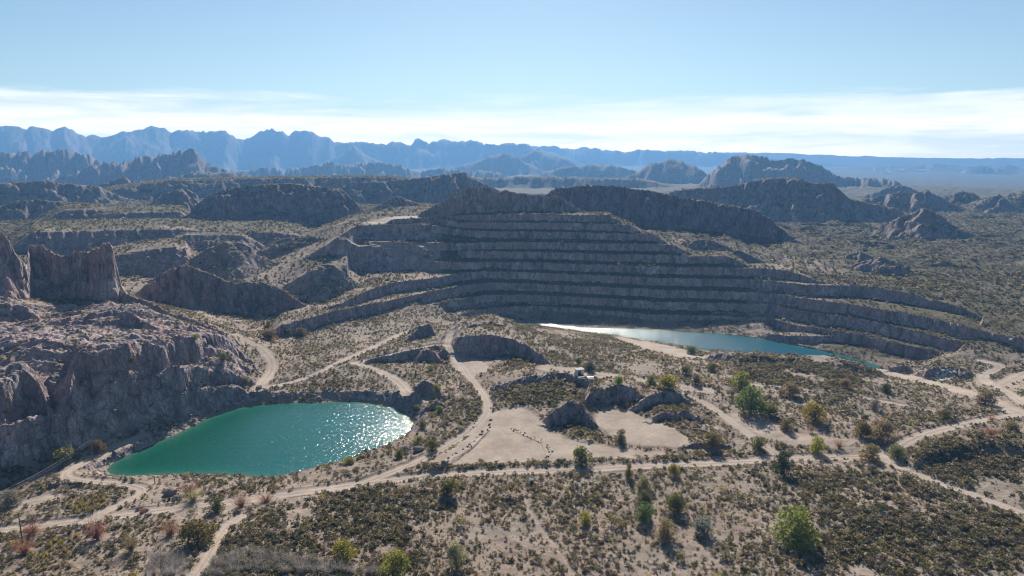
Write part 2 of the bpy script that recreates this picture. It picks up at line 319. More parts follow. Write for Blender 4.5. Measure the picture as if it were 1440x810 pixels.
# ------------------------------------------------------------------ scarps, cuttings and hummocks on the pit floor side
SC = owner_id('scarp')
def scarp(pts, **kw):
    d = dict(front=1.9, back=.35, flat=12, flat_slope=.03, amp=2.0, wl=6.5, crest=.7, cwl=5, side=.6, rock=.8, reach=10, seed=int(pts[0][0])); d.update(kw)
    mound(pts, SC, **d)
scarp([(638,484,4),(645,477,5.8),(655,473,6.5),(690,472,6.8),(720,478,6),(745,490,4.6),(760,500,4),(775,511,3.4),(793,525,2)], flat=36, back=.45)
scarp([(650,462,6),(668,457,6.8),(690,452,7),(715,460,6)], front=.8, flat=16, amp=2)
scarp([(695,545,1.2),(715,537,2),(740,529,3),(790,522,3.2),(830,535,2.6),(850,546,1)], front=.55, flat=10, back=.2)
scarp([(766,592,1.5),(778,581,3.6),(790,573,4.5),(803,567,5.1),(818,573,4.5),(832,590,2.6),(843,606,.4)], front=1.6, flat=3, back=.45, amp=2.6, wl=5)
scarp([(822,570,1.5),(830,556,4),(842,548,4.8),(860,544.5,5),(875,543.5,5),(890,548,4.6),(900,556,3.4)], flat=8, back=.25)
scarp([(893,573,1.5),(903,566,2.6),(915,556,3.6),(930,551,3.8),(945,553,3.4),(962,562,2)], flat=6, back=.25, front=1.3)
scarp([(905,592,.8),(930,583,1.8),(960,578,2),(985,590,1)], flat=5, back=.2, front=1.2)
scarp([(960,628,.5),(985,622,1.2),(1020,626,.8)], flat=4, back=.15, front=1)
scarp([(566,563,-2),(575,553,1),(585,545,2.4),(595,537,3.2),(606,541,2.8),(614,548,2),(626,560,.4)], front=1.2, flat=3, back=.5, amp=1.4)
scarp([(600,575,-.5),(612,565,1),(622,570,.3)], front=1, flat=2)
scarp([(508,511,-2),(520,505,-.6),(540,500,.4),(570,494,1.2),(597,488,2),(616,485.5,2),(622,497,.5)], flat=7)
scarp([(582,510,-1.5),(592,497,1),(600,492,2),(612,497,1.4),(620,508,-.5)], flat=3, front=1.2)
scarp([(570,480,-3),(580,470,-1),(592,457,1.3),(604,456,1.3),(612,468,-.5),(618,482,-3)], flat=4, front=1)
scarp([(365,560,-1.2),(380,555,-.8),(400,551,-.8)], flat=3)
scarp([(1040,506,-4),(1060,503,-3.2),(1100,507,-3),(1140,508,-3),(1175,510,-3),(1205,517,-4),(1228,526,-6)], front=.55, flat=10, back=.6, amp=2.2, wl=6, rock=.35)
scarp([(1000,500,-6),(1010,497,-5.5),(1040,500,-5)], front=.5, flat=6, back=.5)
scarp([(1244,519,-11),(1250,515,-10.2),(1275,515,-10.2),(1279,519,-11)], front=1.4, flat=5, back=.4, amp=.1, rock=.2, reach=4)
scarp([(1290,528,-8.6),(1310,517,-6.6),(1335,515,-6.6),(1360,524,-7.4)], front=.6, flat=6, back=.3, reach=6)
scarp([(1270,665,.6),(1300,640,2),(1340,628,2.6),(1400,622,2.4),(1440,630,2)], front=.45, flat=8, back=.25, rock=.1, amp=1.5, wl=7)
scarp([(1120,745,.5),(1200,735,1.2),(1320,750,2),(1440,770,2)], front=.35, flat=8, back=.12, rock=.1, amp=2, wl=8)
scarp([(960,600,.3),(985,606,.7),(1010,612,.8)], front=1, flat=4, back=.15)
# pit by the left road
scarp([(50,697,-2.2),(70,683,-2),(120,680,-2),(165,683,-2.2),(180,690,-2.6)], front=1.6, flat=5, back=.1, amp=.5)
scarp([(722,604,.3),(740,611,.6),(762,620,.7),(776,631,.6),(770,645,.3)], front=.7, back=.6, flat=.4, amp=.6, wl=3, rock=.3, reach=2, crest=.3)
scarp([(590,668,.2),(620,652,.6),(645,638,.7),(668,622,.7),(686,604,.4)], front=.8, back=.5, flat=.5, amp=.6, wl=3, rock=.3, reach=2, crest=.3)
print('scarps', round(time.time()-T0, 1))

# ------------------------------------------------------------------ the bluff on the left
BL = owner_id('rock_bluff')
mound([(a_, b_, c_/cos(ray(a_, 400)[0])) for a_, b_, c_ in [(-260,312,280),(-100,322,280),(-30,334,280),(0,331,280),(8,336,280),(17,350,280),(27,366,281),(36,372,284),(40,345,300),(60,346,303),(76,358,304),(100,358,302),(121,357,299),(129,354,292),(147,346.5,287),(158,350,287),(164,374,288),(171,402,289),(180,414,290)]],
      BL, by='d', front=3.6, cliff=12, talus=.95, back=.5, flat=7, flat_slope=.05, amp=4.6, wl=9, side=.9, rock=1., reach=30, seed=411, flute=.45, crest=2.8, cwl=5, tone=.3)
mound([(165,408,22),(180,414,22.5),(200,420,21.5),(225,431,19.8),(250,442,17.6),(275,450,15.2),(300,458,12.6),(330,478,7.6),(350,500,3),(364,524,-.8)],
      BL, front=.6, back=.75, amp=3, wl=9, side=.7, rock=.65, reach=30, seed=421, crest=.8, cwl=7)
mound([(-40,452,23),(0,436,23.5),(30,441,23),(55,450,21.5),(70,470,19)], BL, front=.9, back=.3, amp=5, wl=11, side=.7, rock=.8, reach=16, seed=431, cliff=5, talus=.5)
mound([(70,480,19.5),(90,470,20.5),(110,476,20),(130,492,17.5)], BL, front=.9, back=.25, amp=4, wl=9, side=.7, rock=.8, reach=12, seed=433)
mound([(130,455,21.5),(160,448,22),(190,455,20.5),(215,466,18.5),(240,476,16.5)], BL, front=.9, back=.3, amp=3.5, wl=8, side=.6, rock=.7, reach=10, seed=437)
mound([(-240,600,14),(-120,590,15),(-40,568,16),(0,549,16),(35,537,15.8),(55,552,13.5),(78,590,7),(96,560,11),(112,512,18.5),(133,508,18.8),(180,500,17.8),(233,495,15.8),(280,487,13.2),(320,486,9),(347,506,2.6)],
      BL, front=1.7, back=.3, flat=14, flat_slope=-.05, amp=6, wl=15, side=.8, rock=1., reach=24, seed=441, flute=.4, cliff=11, talus=1.1, crest=1.2, cwl=8)
mound([(150,560,8.5),(200,545,8.5),(250,533,8),(300,524,6),(340,529,2)], BL, front=1.8, back=.3, flat=5, amp=3.2, wl=9, side=.6, rock=.9, reach=12, seed=447)
mound([(-60,640,5),(0,615,6),(40,600,6.5),(90,590,6.5),(140,580,5),(180,575,3.5)], BL, front=1.4, back=.4, flat=2, amp=4, wl=12, side=.6, rock=.9, reach=12, seed=449)
mound([(230,572,1.8),(260,560,2),(300,548,1.6),(330,545,.6)], BL, front=1.2, back=.3, flat=2, amp=2, wl=7, side=.6, rock=.8, reach=6, seed=451)
print('bluff', round(time.time()-T0, 1))

# ------------------------------------------------------------------ helpers on the grid
def hit(px, py, zadd=0.0):
    az, t = ray(px, py)
    f = np.interp(az, AZ, np.arange(NA)); j = min(int(f), NA-2); w = f-j
    col = Z[:, j]*(1-w) + Z[:, j+1]*w
    below = CZ + t*R <= col
    below[R < 20] = False
    k = int(np.argmax(below))
    if not below[k] or k == 0: return None
    d0 = CZ + t*R[k-1]-col[k-1]; d1 = CZ+t*R[k]-col[k]
    r = R[k-1] + (R[k]-R[k-1])*d0/(d0-d1)
    return r*sin(az), r*cos(az), CZ+t*r
def sample(G, x, y):
    r = np.hypot(x, y); a = np.arctan2(x, y)
    fi = np.interp(r, R, np.arange(NR)); fj = np.interp(a, AZ, np.arange(NA))
    i = np.minimum(fi.astype(int), NR-2); j = np.minimum(fj.astype(int), NA-2); u = fi-i; v = fj-j
    return G[i, j]*(1-u)*(1-v)+G[i+1, j]*u*(1-v)+G[i, j+1]*(1-u)*v+G[i+1, j+1]*u*v
def window(xs, ys, pad):
    r = np.hypot(xs, ys); a = np.arctan2(xs, ys); pa = pad/max(r.min()-pad, 20)
    i = np.where((R > r.min()-pad-10) & (R < r.max()+pad+10))[0]; j = np.where((AZ > a.min()-pa) & (AZ < a.max()+pa))[0]
    return slice(i[0], i[-1]+1), slice(j[0], j[-1]+1)
def seg_dist(x, y, ax, ay, bx, by_):
    dx, dy = bx-ax, by_-ay; L = dx*dx+dy*dy+1e-9
    t = np.clip(((x-ax)*dx+(y-ay)*dy)/L, 0, 1)
    return np.hypot(x-ax-t*dx, y-ay-t*dy)
def poly_sd(x, y, P):
    """signed distance to a polygon, negative inside"""
    d = np.full(x.shape, 1e9); ins = np.zeros(x.shape, bool)
    for k in range(len(P)):
        ax, ay = P[k]; bx, by_ = P[(k+1) % len(P)]
        d = np.minimum(d, seg_dist(x, y, ax, ay, bx, by_))
        c = (ay > y) != (by_ > y)
        ins ^= c & (x < (bx-ax)*(y-ay)/(by_-ay+1e-12)+ax)
    return np.where(ins, -d, d)
def smooth_poly(P, it=2):
    P = np.array(P, float)
    for _ in range(it):
        Q = np.roll(P, -1, 0); P = np.stack([.75*P+.25*Q, .25*P+.75*Q], 1).reshape(-1, 2)
    return P
def smooth_line(P, it=2):
    P = np.array(P, float)
    for _ in range(it):
        Q = np.stack([.75*P[:-1]+.25*P[1:], .25*P[:-1]+.75*P[1:]], 1).reshape(-1, P.shape[1]); P = np.concatenate([P[:1], Q, P[-1:]])
    return P

# ------------------------------------------------------------------ water bodies
LAKE_Z, PIT_Z = -5.0, -15.0
lake_px = [(147,662),(160,650),(182,640),(205,629),(235,616),(265,603),(285,592),(300,585),(325,577),(350,571),(385,567),(420,566),(460,566),(500,565),(530,569),(552,572),(570,580),(580,592),(577,606),(562,618),(545,627),(520,637),(495,645),(470,654),(440,662),(415,668),(390,672),(370,673),(345,669),(310,666),(280,668),(240,667),(200,669),(165,670)]
pit_px = [(690,450),(730,452),(780,455),(820,461),(860,461.5),(900,463),(940,465),(980,467.5),(1020,470),(1050,473),(1085,479),(1120,486),(1160,494),(1200,503),(1225,510),(1243,516),(1230,522),(1190,521),(1140,519),(1090,512),(1040,505),(1000,494),(960,486),(920,480),(880,474),(850,469),(820,468),(770,466),(700,462)]
def pxpoly(pts, z): return np.array([(lambda q: (q[1]*sin(q[0]), q[1]*cos(q[0])))(by_z(p[0], p[1], z)) for p in pts])
lake_xy = smooth_poly(pxpoly(lake_px, LAKE_Z)); pit_xy = smooth_poly(pxpoly(pit_px, PIT_Z))
WATER = np.zeros((NR, NA), bool); SHORE = np.zeros((NR, NA), np.float32)
for P, wz, bw in ((lake_xy, LAKE_Z, 5.5), (pit_xy, PIT_Z, 3.0)):
    sl = window(P[:, 0], P[:, 1], 16)
    x = X[sl]; y = Y[sl]
    sd = poly_sd(x, y, P) + 1.3*fbm(x/6, y/6, 4, 71)
    prof = np.where(sd < 0, wz + np.maximum(sd, -6)*.5, wz + sd*.0)
    w = sstep(0, 1, (sd-.2)/bw)
    nat = Z[sl]
    ramp = np.where(sd < .2, np.minimum(nat, prof-.05), np.maximum(wz+.05, (wz+.1)*(1-w) + nat*w))
    Z[sl] = np.where(sd < bw+.2, ramp, nat)
    SHORE[sl] = np.maximum(SHORE[sl], 1-sstep(.5, bw+2.0, sd))
    WATER[sl] |= sd < .3
ROCK[SHORE > .2] = np.maximum(ROCK[SHORE > .2], .55)

# ------------------------------------------------------------------ tracks and clearings
ROAD = np.zeros((NR, NA), np.float32); BARE = np.zeros((NR, NA), np.float32); RUT = np.zeros((NR, NA), np.float32)
def track(pts, width, wob=.5, strength=1.):
    q = [hit(*p) for p in pts]; q = smooth_line([p for p in q if p is not None], 2)
    sl = window(q[:, 0], q[:, 1], width+3); x = X[sl]; y = Y[sl]
    d = np.full(x.shape, 1e9); zc = np.zeros(x.shape)
    for a, b in zip(q[:-1], q[1:]):
        dx, dy = b[0]-a[0], b[1]-a[1]; L = dx*dx+dy*dy+1e-9
        m = (np.abs(x-(a[0]+b[0])/2) < math.sqrt(L)/2+width+3) & (np.abs(y-(a[1]+b[1])/2) < math.sqrt(L)/2+width+3)
        if not m.any(): continue
        t = np.clip(((x[m]-a[0])*dx+(y[m]-a[1])*dy)/L, 0, 1)
        dd = np.hypot(x[m]-a[0]-t*dx, y[m]-a[1]-t*dy); zz = a[2]+t*(b[2]-a[2])
        dm = d[m]; better = dd < dm; dm[better] = dd[better]; d[m] = dm; zm = zc[m]; zm[better] = zz[better]; zc[m] = zm
    dn = d + wob*fbm(x/3.5, y/3.5, 3, 33)
    m = 1-sstep(width/2-.35, width/2+.55, dn)
    flat = 1-sstep(width/2, width/2+2.2, d)
    Z[sl] = np.where(d < 1e8, Z[sl]*(1-.8*flat) + (zc-.12)*.8*flat, Z[sl])
    Z[sl] += .28*strength*np.exp(-((d-width/2-.75)/.45)**2)*(.6+.6*pn(x/4, y/4, 35))*(ROAD[sl] < .3)
    ROAD[sl] = np.maximum(ROAD[sl], m*strength)
    RUT[sl] = np.where(m > .3, np.maximum(RUT[sl], np.exp(-((d-width*.22)/.32)**2)), RUT[sl])
track([(-90,756),(0,745),(60,738),(150,728),(230,715),(330,704),(420,692),(500,681),(560,673),(640,666),(720,662),(800,660),(860,657),(940,653),(1020,650),(1090,645),(1160,642),(1215,641),(1250,636),(1290,612),(1340,599),(1390,589),(1440,581),(1520,570)], 3.4)
track([(1236,638),(1260,655),(1310,675),(1370,695),(1440,722),(1520,750)], 2.9)
track([(205,612),(180,622),(130,645),(90,664),(95,672),(130,676),(170,679),(203,686),(200,695),(170,708),(140,722),(120,732)], 2.8)
track([(475,690),(540,668),(600,643),(645,617),(675,594),(688,575),(681,555),(665,535),(650,515),(640,500),(628,487),(632,470),(645,460)], 3)
track([(362,548),(372,535),(384,520),(383,505),(370,490),(345,478),(330,470)], 4.2)
track([(358,549),(417,535),(450,524),(480,508),(497,500),(525,488),(547,477),(575,464),(592,457)], 3)
track([(500,510),(530,520),(552,530),(565,540),(574,552)], 4, 1.2)
track([(513,507),(545,499),(580,490.5),(617,484.5),(628,486)], 2)
track([(1236,522),(1270,530),(1320,541),(1370,555),(1410,571),(1440,584),(1500,600)], 8, 1.5)
track([(1378,507),(1400,511),(1407,517),(1392,522),(1380,528),(1384,536),(1411,548),(1440,568)], 4)
track([(1440,524),(1425,531),(1408,541)], 5)
track([(960,553),(985,562),(1010,578),(1040,600),(1060,615),(1085,634),(1100,642)], 3, .9)
track([(735,692),(745,720),(765,750),(790,780),(803,806)], .9, 1.1, .4)
track([(345,722),(320,737),(302,767),(285,795),(270,815)], 2.4, .8, .8)
track([(1050,540),(1110,545),(1180,555),(1240,563),(1320,580)], 2.6, 1.2, .9)
track([(770,517),(820,523),(880,531),(935,541),(990,548)], 7, 2.)
track([(560,338),(600,348),(618,358),(604,367),(592,378)], 4, .8)
track([(482,335),(520,343),(560,352),(590,361),(604,367)], 4, .8)
track([(70,700),(20,712),(-60,722)], 5, 1.5, .7)
def clearing(pts, strength=1., lvl=.6, edge=1.2):
    q = np.array([hit(*p) for p in pts]); P = smooth_poly(q[:, :2], 2); z0 = np.median(q[:, 2])
    sl = window(P[:, 0], P[:, 1], 6); x = X[sl]; y = Y[sl]
    sd = poly_sd(x, y, P) + 1.4*fbm(x/5, y/5, 3, 43)
    m = 1-sstep(-edge, edge*.6, sd)
    BARE[sl] = np.maximum(BARE[sl], m*strength)
    if lvl: Z[sl] = Z[sl]*(1-lvl*m) + z0*lvl*m
clearing([(596,655),(640,628),(672,602),(692,580),(712,572),(748,572),(768,590),(795,617),(840,624),(880,632),(940,636),(935,643),(830,646),(720,650),(640,655)])
clearing([(832,588),(842,575),(870,572),(920,588),(958,606),(975,628),(905,630),(868,618),(845,602)])
clearing([(630,502),(645,496),(665,500),(690,515),(686,525),(652,532),(636,518)])
clearing([(850,471),(900,478),(960,490),(1003,503),(985,507),(940,500),(890,487)], .9, 0)
clearing([(1000,590),(1040,575),(1085,590),(1120,610),(1190,615),(1240,622),(1150,630),(1080,622)], .55, 0)
clearing([(490,318),(520,312),(560,303),(600,298),(640,301),(625,305),(560,308),(520,316)], .7, 0)
print('tracks', round(time.time()-T0, 1))

BLP = np.array([hit(*p)[:2] for p in [(-200,440),(0,425),(60,430),(150,428),(230,448),(300,468),(335,492),(345,530),(300,556),(235,585),(130,624),(40,655),(-60,668),(-200,690)]])
sl = window(BLP[:, 0], BLP[:, 1], 4); x = X[sl]; y = Y[sl]
bm_ = (1-sstep(-5, 1, poly_sd(x, y, BLP)))*(1-np.minimum(ROAD[sl]*2, 1))
u_ = x*.78+y*.62; v_ = -x*.62+y*.78
Z[sl] += bm_*(2.6*ridged(u_/46+3, v_/19, 2, 149) + 1.7*ridged(u_/24+.3*pn(x/9, y/9, 5), v_/9, 4, 151) + .7*ridged(u_/7, v_/3.4, 3, 153))
ROCK[sl] = np.maximum(ROCK[sl], bm_*np.clip(.55+.5*fbm(x/9, y/9, 3, 155), 0, 1)); TONE[sl] = np.where(bm_ > .3, .12+.5*fbm(x/14, y/14, 2, 157), TONE[sl])
BLM = np.zeros((NR, NA), np.float32); BLM[sl] = bm_
# ------------------------------------------------------------------ small relief, rockier where rock is bare
gz = np.zeros_like(Z); dR = np.gradient(R)
gz = np.gradient(Z, axis=0)/dR[:, None]
ga = np.gradient(Z, axis=1)/(R[:, None]*np.gradient(AZ)[None])
SLOPE = np.hypot(gz, ga)
ROCK = np.maximum(ROCK*np.maximum(sstep(.25, .7, SLOPE), BLM), .7*sstep(.75, 1.3, SLOPE)).astype(np.float32)
k = np.searchsorted(R, 720); sub = slice(0, k)
quiet = (1-.9*np.maximum(ROAD[sub], BARE[sub]))*(~WATER[sub])
fade = 1/(1+(SLOPE[sub]/2.0)**2)
pm_ = sstep(-.1, .35, fbm(X[sub]/38, Y[sub]/38, 3, 161))*(1-sstep(350, 600, R[sub]))[:, None]
Z[sub] += quiet*(pm_*.42*ridged(X[sub]/10+.4*pn(X[sub]/7, Y[sub]/7, 8), Y[sub]/10, 3, 163) + (.10+.55*ROCK[sub]*(.35+fade))*ridged(X[sub]/3.1, Y[sub]/3.1, 4, 51) + .09*fbm(X[sub]/.9, Y[sub]/.9, 2, 57)
                 + .5*ROCK[sub]*ridged(X[sub]/8.5, Y[sub]/8.5, 2, 59)*fade)
Z -= .07*RUT*(ROAD > .4)
print('relief', round(time.time()-T0, 1), Z.min(), Z.max())
SUN_AZ_DEG, SUN_EL_DEG, SUN_E = .6, 32.8, 5.0
SKY_S, SKY_AIR, SKY_DUST = .054, 1.0, .5
CLOUD_A, CLOUD_B = (16, 15.5, 14.5), (48, 38, 26)
HAZE_COL, HAZE_D, HAZE_G = (.21, .48, .90), 1.9e-4, .2
EXPOSURE = .80
DENOISE = True
N_NEAR, N_MID, N_FAR = 280000, 310000, 600000
# ------------------------------------------------------------------ node helpers
class NT:
    def __init__(s, tree): s.t = tree; s.t.nodes.clear()
    def n(s, typ, ins=None, **props):
        nd = s.t.nodes.new(typ)
        for k, v in props.items(): setattr(nd, k, v)
        for k, v in (ins or {}).items(): s.set(nd, k, v)
        return nd
    def set(s, nd, k, v):
        sock = nd.inputs[k]
        if hasattr(v, 'is_output'): s.t.links.new(v, sock)
        elif hasattr(v, 'outputs'): s.t.links.new(v.outputs[0], sock)
        else:
            if sock.type == 'RGBA' and len(v) == 3: v = (*v, 1)
            sock.default_value = v
    def math(s, op, a, b=0., clamp=False): return s.n('ShaderNodeMath', {0: a, 1: b}, operation=op, use_clamp=clamp).outputs[0]
    def ramp(s, v, lo, hi, a=0., b=1.): return s.n('ShaderNodeMapRange', {0: v, 1: lo, 2: hi, 3: a, 4: b}, interpolation_type='SMOOTHSTEP').outputs[0]
    def mix(s, f, a, b, blend='MIX'):
        nd = s.n('ShaderNodeMix', data_type='RGBA', blend_type=blend)
        s.set(nd, 0, f); s.set(nd, 6, a); s.set(nd, 7, b); return nd.outputs[2]
    def noise(s, vec, scale, detail=4., rough=.55, dist=0.):
        return s.n('ShaderNodeTexNoise', {'Vector': vec, 'Scale': scale, 'Detail': detail, 'Roughness': rough, 'Distortion': dist}).outputs[0]
    def stretch(s, vec, sc): return s.n('ShaderNodeMapping', {'Vector': vec, 'Scale': sc}).outputs[0]
    def attr(s, name, out='Fac'): return s.n('ShaderNodeAttribute', attribute_name=name).outputs[out]
def new_mat(name):
    m = bpy.data.materials.new(name); m.use_nodes = True
    return m, NT(m.node_tree)
def finish(nt, bsdf, bump=None, disp=None):
    if bump is not None: nt.t.links.new(bump, bsdf.inputs['Normal'])
    nt.n('ShaderNodeOutputMaterial', {'Surface': bsdf})

def terrain_material():
    m, t = new_mat('dry_ground')
    p = t.n('ShaderNodeTexCoord').outputs['Object']
    rock, bare, veg_shade, rut, tone = (t.attr(k) for k in ('rock', 'bare', 'veg_shade', 'rut', 'tone'))
    big = t.noise(p, .018, 4); mid = t.noise(p, .16, 5, .6); fine = t.noise(p, 1.1, 5, .65); grit = t.noise(p, 5.5, 3, .7)
    soil = t.mix(t.ramp(big, .36, .64), SOIL_A, SOIL_B)
    soil = t.mix(t.math('MULTIPLY', t.ramp(mid, .42, .66), .8), soil, SOIL_C)
    soil = t.mix(t.math('MULTIPLY', t.ramp(fine, .5, .7), .45), soil, SOIL_D)
    # low scrub too small to model, scattered as dark specks; also colours the painted shade on the bench treads
    spk = t.math('ADD', t.math('ADD', t.math('MULTIPLY', t.noise(p, .9, 5, .75), .6), t.math('MULTIPLY', t.noise(p, .075, 3), .4)), t.math('MULTIPLY', t.math('SUBTRACT', veg_shade, .5), .42))
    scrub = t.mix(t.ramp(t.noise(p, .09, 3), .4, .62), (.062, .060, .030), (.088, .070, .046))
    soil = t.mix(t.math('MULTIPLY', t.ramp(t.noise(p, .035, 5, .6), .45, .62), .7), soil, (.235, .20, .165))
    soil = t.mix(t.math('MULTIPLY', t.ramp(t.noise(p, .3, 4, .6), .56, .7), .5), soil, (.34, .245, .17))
    soil = t.mix(t.math('MULTIPLY', veg_shade, .5), soil, t.mix(1., soil, (.55, .56, .50), 'MULTIPLY'))
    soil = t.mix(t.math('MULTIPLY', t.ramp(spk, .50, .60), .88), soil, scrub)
    # rock: vertical streaks and broad stains
    ps = t.stretch(p, (1, 1, .22))
    r1 = t.noise(ps, .28, 7, .68, .6); r2 = t.noise(p, .045, 4, .6); r3 = t.noise(ps, 1.3, 5, .7)
    rk = t.mix(t.ramp(r1, .36, .62), ROCK_A, ROCK_B)
    rk = t.mix(t.math('MULTIPLY', t.ramp(r2, .48, .6), .7), rk, ROCK_C)
    rk = t.mix(t.math('MULTIPLY', t.ramp(t.noise(p, .11, 5, .65), .55, .68), .65), rk, ROCK_D)
    rk = t.mix(t.math('MULTIPLY', t.ramp(r3, .54, .74), .6), rk, ROCK_D)
    rk = t.mix(t.math('MULTIPLY', t.ramp(r3, .46, .28), .55), rk, (.07, .055, .052))
    pc = t.stretch(p, (1, 1, .45))
    wv = t.n('ShaderNodeVectorMath', {0: pc, 1: t.n('ShaderNodeTexNoise', {'Vector': pc, 'Scale': .5, 'Detail': 3.}).outputs[1]}, operation='ADD').outputs[0]
    v1 = t.n('ShaderNodeTexVoronoi', {'Vector': wv, 'Scale': .42}, feature='DISTANCE_TO_EDGE').outputs[0]; v2 = t.n('ShaderNodeTexVoronoi', {'Vector': wv, 'Scale': 1.15}, feature='DISTANCE_TO_EDGE').outputs[0]
    crack = t.math('MINIMUM', t.ramp(v1, .0, .11), t.ramp(v2, -.05, .14))
    rk = t.mix(t.math('MULTIPLY', t.math('SUBTRACT', 1., crack), .42), rk, (.055, .044, .042))
    rk = t.mix(1., rk, t.n('ShaderNodeCombineColor', {0: t.math('ADD', t.math('MULTIPLY', tone, .6), 1.), 1: t.math('ADD', t.math('MULTIPLY', tone, .57), 1.), 2: t.math('ADD', t.math('MULTIPLY', tone, .52), 1.)}).outputs[0], 'MULTIPLY')
    col = t.mix(t.ramp(t.math('ADD', rock, t.math('MULTIPLY', t.math('SUBTRACT', mid, .5), .5)), .25, .6), soil, rk)
    b = t.mix(t.ramp(mid, .35, .65), BARE_A, BARE_B)
    b = t.mix(t.math('MULTIPLY', t.ramp(t.noise(t.stretch(p, (1, .35, 1)), .5, 4, .65), .52, .7), .4), b, BARE_C)
    b = t.mix(t.math('MULTIPLY', t.ramp(fine, .55, .72), .35), b, SOIL_C)
    b = t.mix(t.math('MULTIPLY', t.ramp(t.noise(p, .07, 4, .6), .42, .62), .5), b, t.mix(1., b, (.72, .70, .68), 'MULTIPLY'))
    b = t.mix(t.math('MULTIPLY', rut, .55), b, (.44, .37, .315))
    bf = t.ramp(t.math('ADD', bare, t.math('MULTIPLY', t.math('SUBTRACT', fine, .5), .5)), .3, .62)
    col = t.mix(bf, col, b)
    h = t.math('ADD', t.math('MULTIPLY', fine, .6), t.math('ADD', t.math('MULTIPLY', grit, .22), t.math('MULTIPLY', t.math('MULTIPLY', t.math('ADD', r1, t.math('MULTIPLY', crack, .35)), rock), 2.4)))
    bump = t.n('ShaderNodeBump', {'Strength': .6, 'Distance': .55, 'Height': h}).outputs[0]
    bs = t.n('ShaderNodeBsdfPrincipled', {'Base Color': col, 'Roughness': .95, 'Specular IOR Level': .12})
    finish(t, bs, bump); return m
SOIL_A, SOIL_B, SOIL_C, SOIL_D = (.25, .193, .155), (.345, .275, .225), (.185, .142, .112), (.30, .245, .205)
BARE_A, BARE_B, BARE_C = (.385, .315, .255), (.32, .26, .212), (.24, .195, .16)
ROCK_A, ROCK_B, ROCK_C, ROCK_D = (.16, .125, .125), (.44, .345, .335), (.36, .235, .225), (.60, .51, .475)

def water_material(name, left, right, span, wave, rough):
    m, t = new_mat(name)
    p = t.n('ShaderNodeTexCoord').outputs['Object']
    px_ = t.n('ShaderNodeSeparateXYZ', {0: p}).outputs[0]
    col = t.mix(t.ramp(t.math('ADD', px_, t.math('MULTIPLY', t.noise(p, .05, 3), 24.)), span[0]+12, span[1]+12), left, right)
    sh = t.math('ADD', t.attr('shore'), t.math('MULTIPLY', t.noise(p, .35, 4), 3.))
    col = t.mix(t.ramp(sh, 4.2, 1.0, 0., .75), col, (.085, .12, .065))
    col = t.mix(t.ramp(sh, 9., 2.0, 0., .35), col, (.02, .14, .10))
    w1 = t.noise(t.stretch(p, (1, .8, 1)), .8, 3, .6, .4); w2 = t.noise(p, 2.6, 2, .6)
    h = t.math('ADD', w1, t.math('MULTIPLY', w2, .45))
    bump = t.n('ShaderNodeBump', {'Strength': 1., 'Distance': wave, 'Height': h}).outputs[0]
    bs = t.n('ShaderNodeBsdfPrincipled', {'Base Color': col, 'Roughness': rough, 'IOR': 1.333, 'Specular IOR Level': .5})
    finish(t, bs, bump); return m

# ------------------------------------------------------------------ vegetation density, painted bench shade, terrain meshes
kill = np.maximum(np.maximum(ROAD, BARE), WATER)
VEG_SHADE = (.60*np.maximum(sstep(330, 620, R)[:, None], .9*sstep(290, 380, R)[:, None]*sstep(.33, .5, AZ)[None]) + .33 + .35*fbm(X/45, Y/45, 3, 77)*(R < 3000)[:, None]).astype(np.float32)
VEG_SHADE = np.clip(VEG_SHADE, 0, 1)*(1-kill)*(1-.8*np.minimum(ROCK*1.3, 1))
VEG_SHADE[WATER] = 0
shade_span = np.interp(AZ, [ray(p_, 400)[0] for p_ in (570, 700, 990, 1110)], [0, 1, 1, 0])[None]
tr = (OWN == QT)*np.clip(1.7*sstep(1.45, .95, SLOPE)*shade_span + .5*fbm(X/6, Y/6, 2, 171)*shade_span, 0, 1)*(R < 478)[:, None]*(BARE < .3)*(ROAD < .3)  # shade lines of the central wall, painted dark onto bench treads and toes
VEG_SHADE = np.maximum(VEG_SHADE, .98*tr).astype(np.float32); ROCK = (ROCK*(1-tr)).astype(np.float32); del tr
gz = np.gradient(Z, axis=0)/dR[:, None]; ga = np.gradient(Z, axis=1)/(R[:, None]*np.gradient(AZ)[None])
NRM = np.stack([-(gz*SA[None]+ga*CA[None]), -(gz*CA[None]-ga*SA[None]), np.ones_like(Z)], -1)
NRM /= np.linalg.norm(NRM, axis=-1, keepdims=True)
SLOPE = np.hypot(gz, ga)
ground_mat = terrain_material()
CO = np.stack([X, Y, Z], -1).reshape(-1, 3).astype(np.float32); NRM = NRM.reshape(-1, 3).astype(np.float32)
ATT = {'rock': ROCK, 'bare': np.maximum(ROAD, BARE), 'veg_shade': VEG_SHADE, 'rut': RUT, 'tone': TONE}
ii, jj = np.meshgrid(np.arange(NR-1), np.arange(NA), indexing='ij')
j2 = (jj+1) % NA
quad = np.stack([ii*NA+jj, ii*NA+j2, (ii+1)*NA+j2, (ii+1)*NA+jj], -1).reshape(-1, 4)
rd = ((ROAD[:-1]+ROAD[1:])*.5 > .5).reshape(-1); br = ((BARE[:-1]+BARE[1:])*.5 > .6).reshape(-1)
fo = OWN[:-1].reshape(-1).astype(int)
names = sorted(set(owners)); 
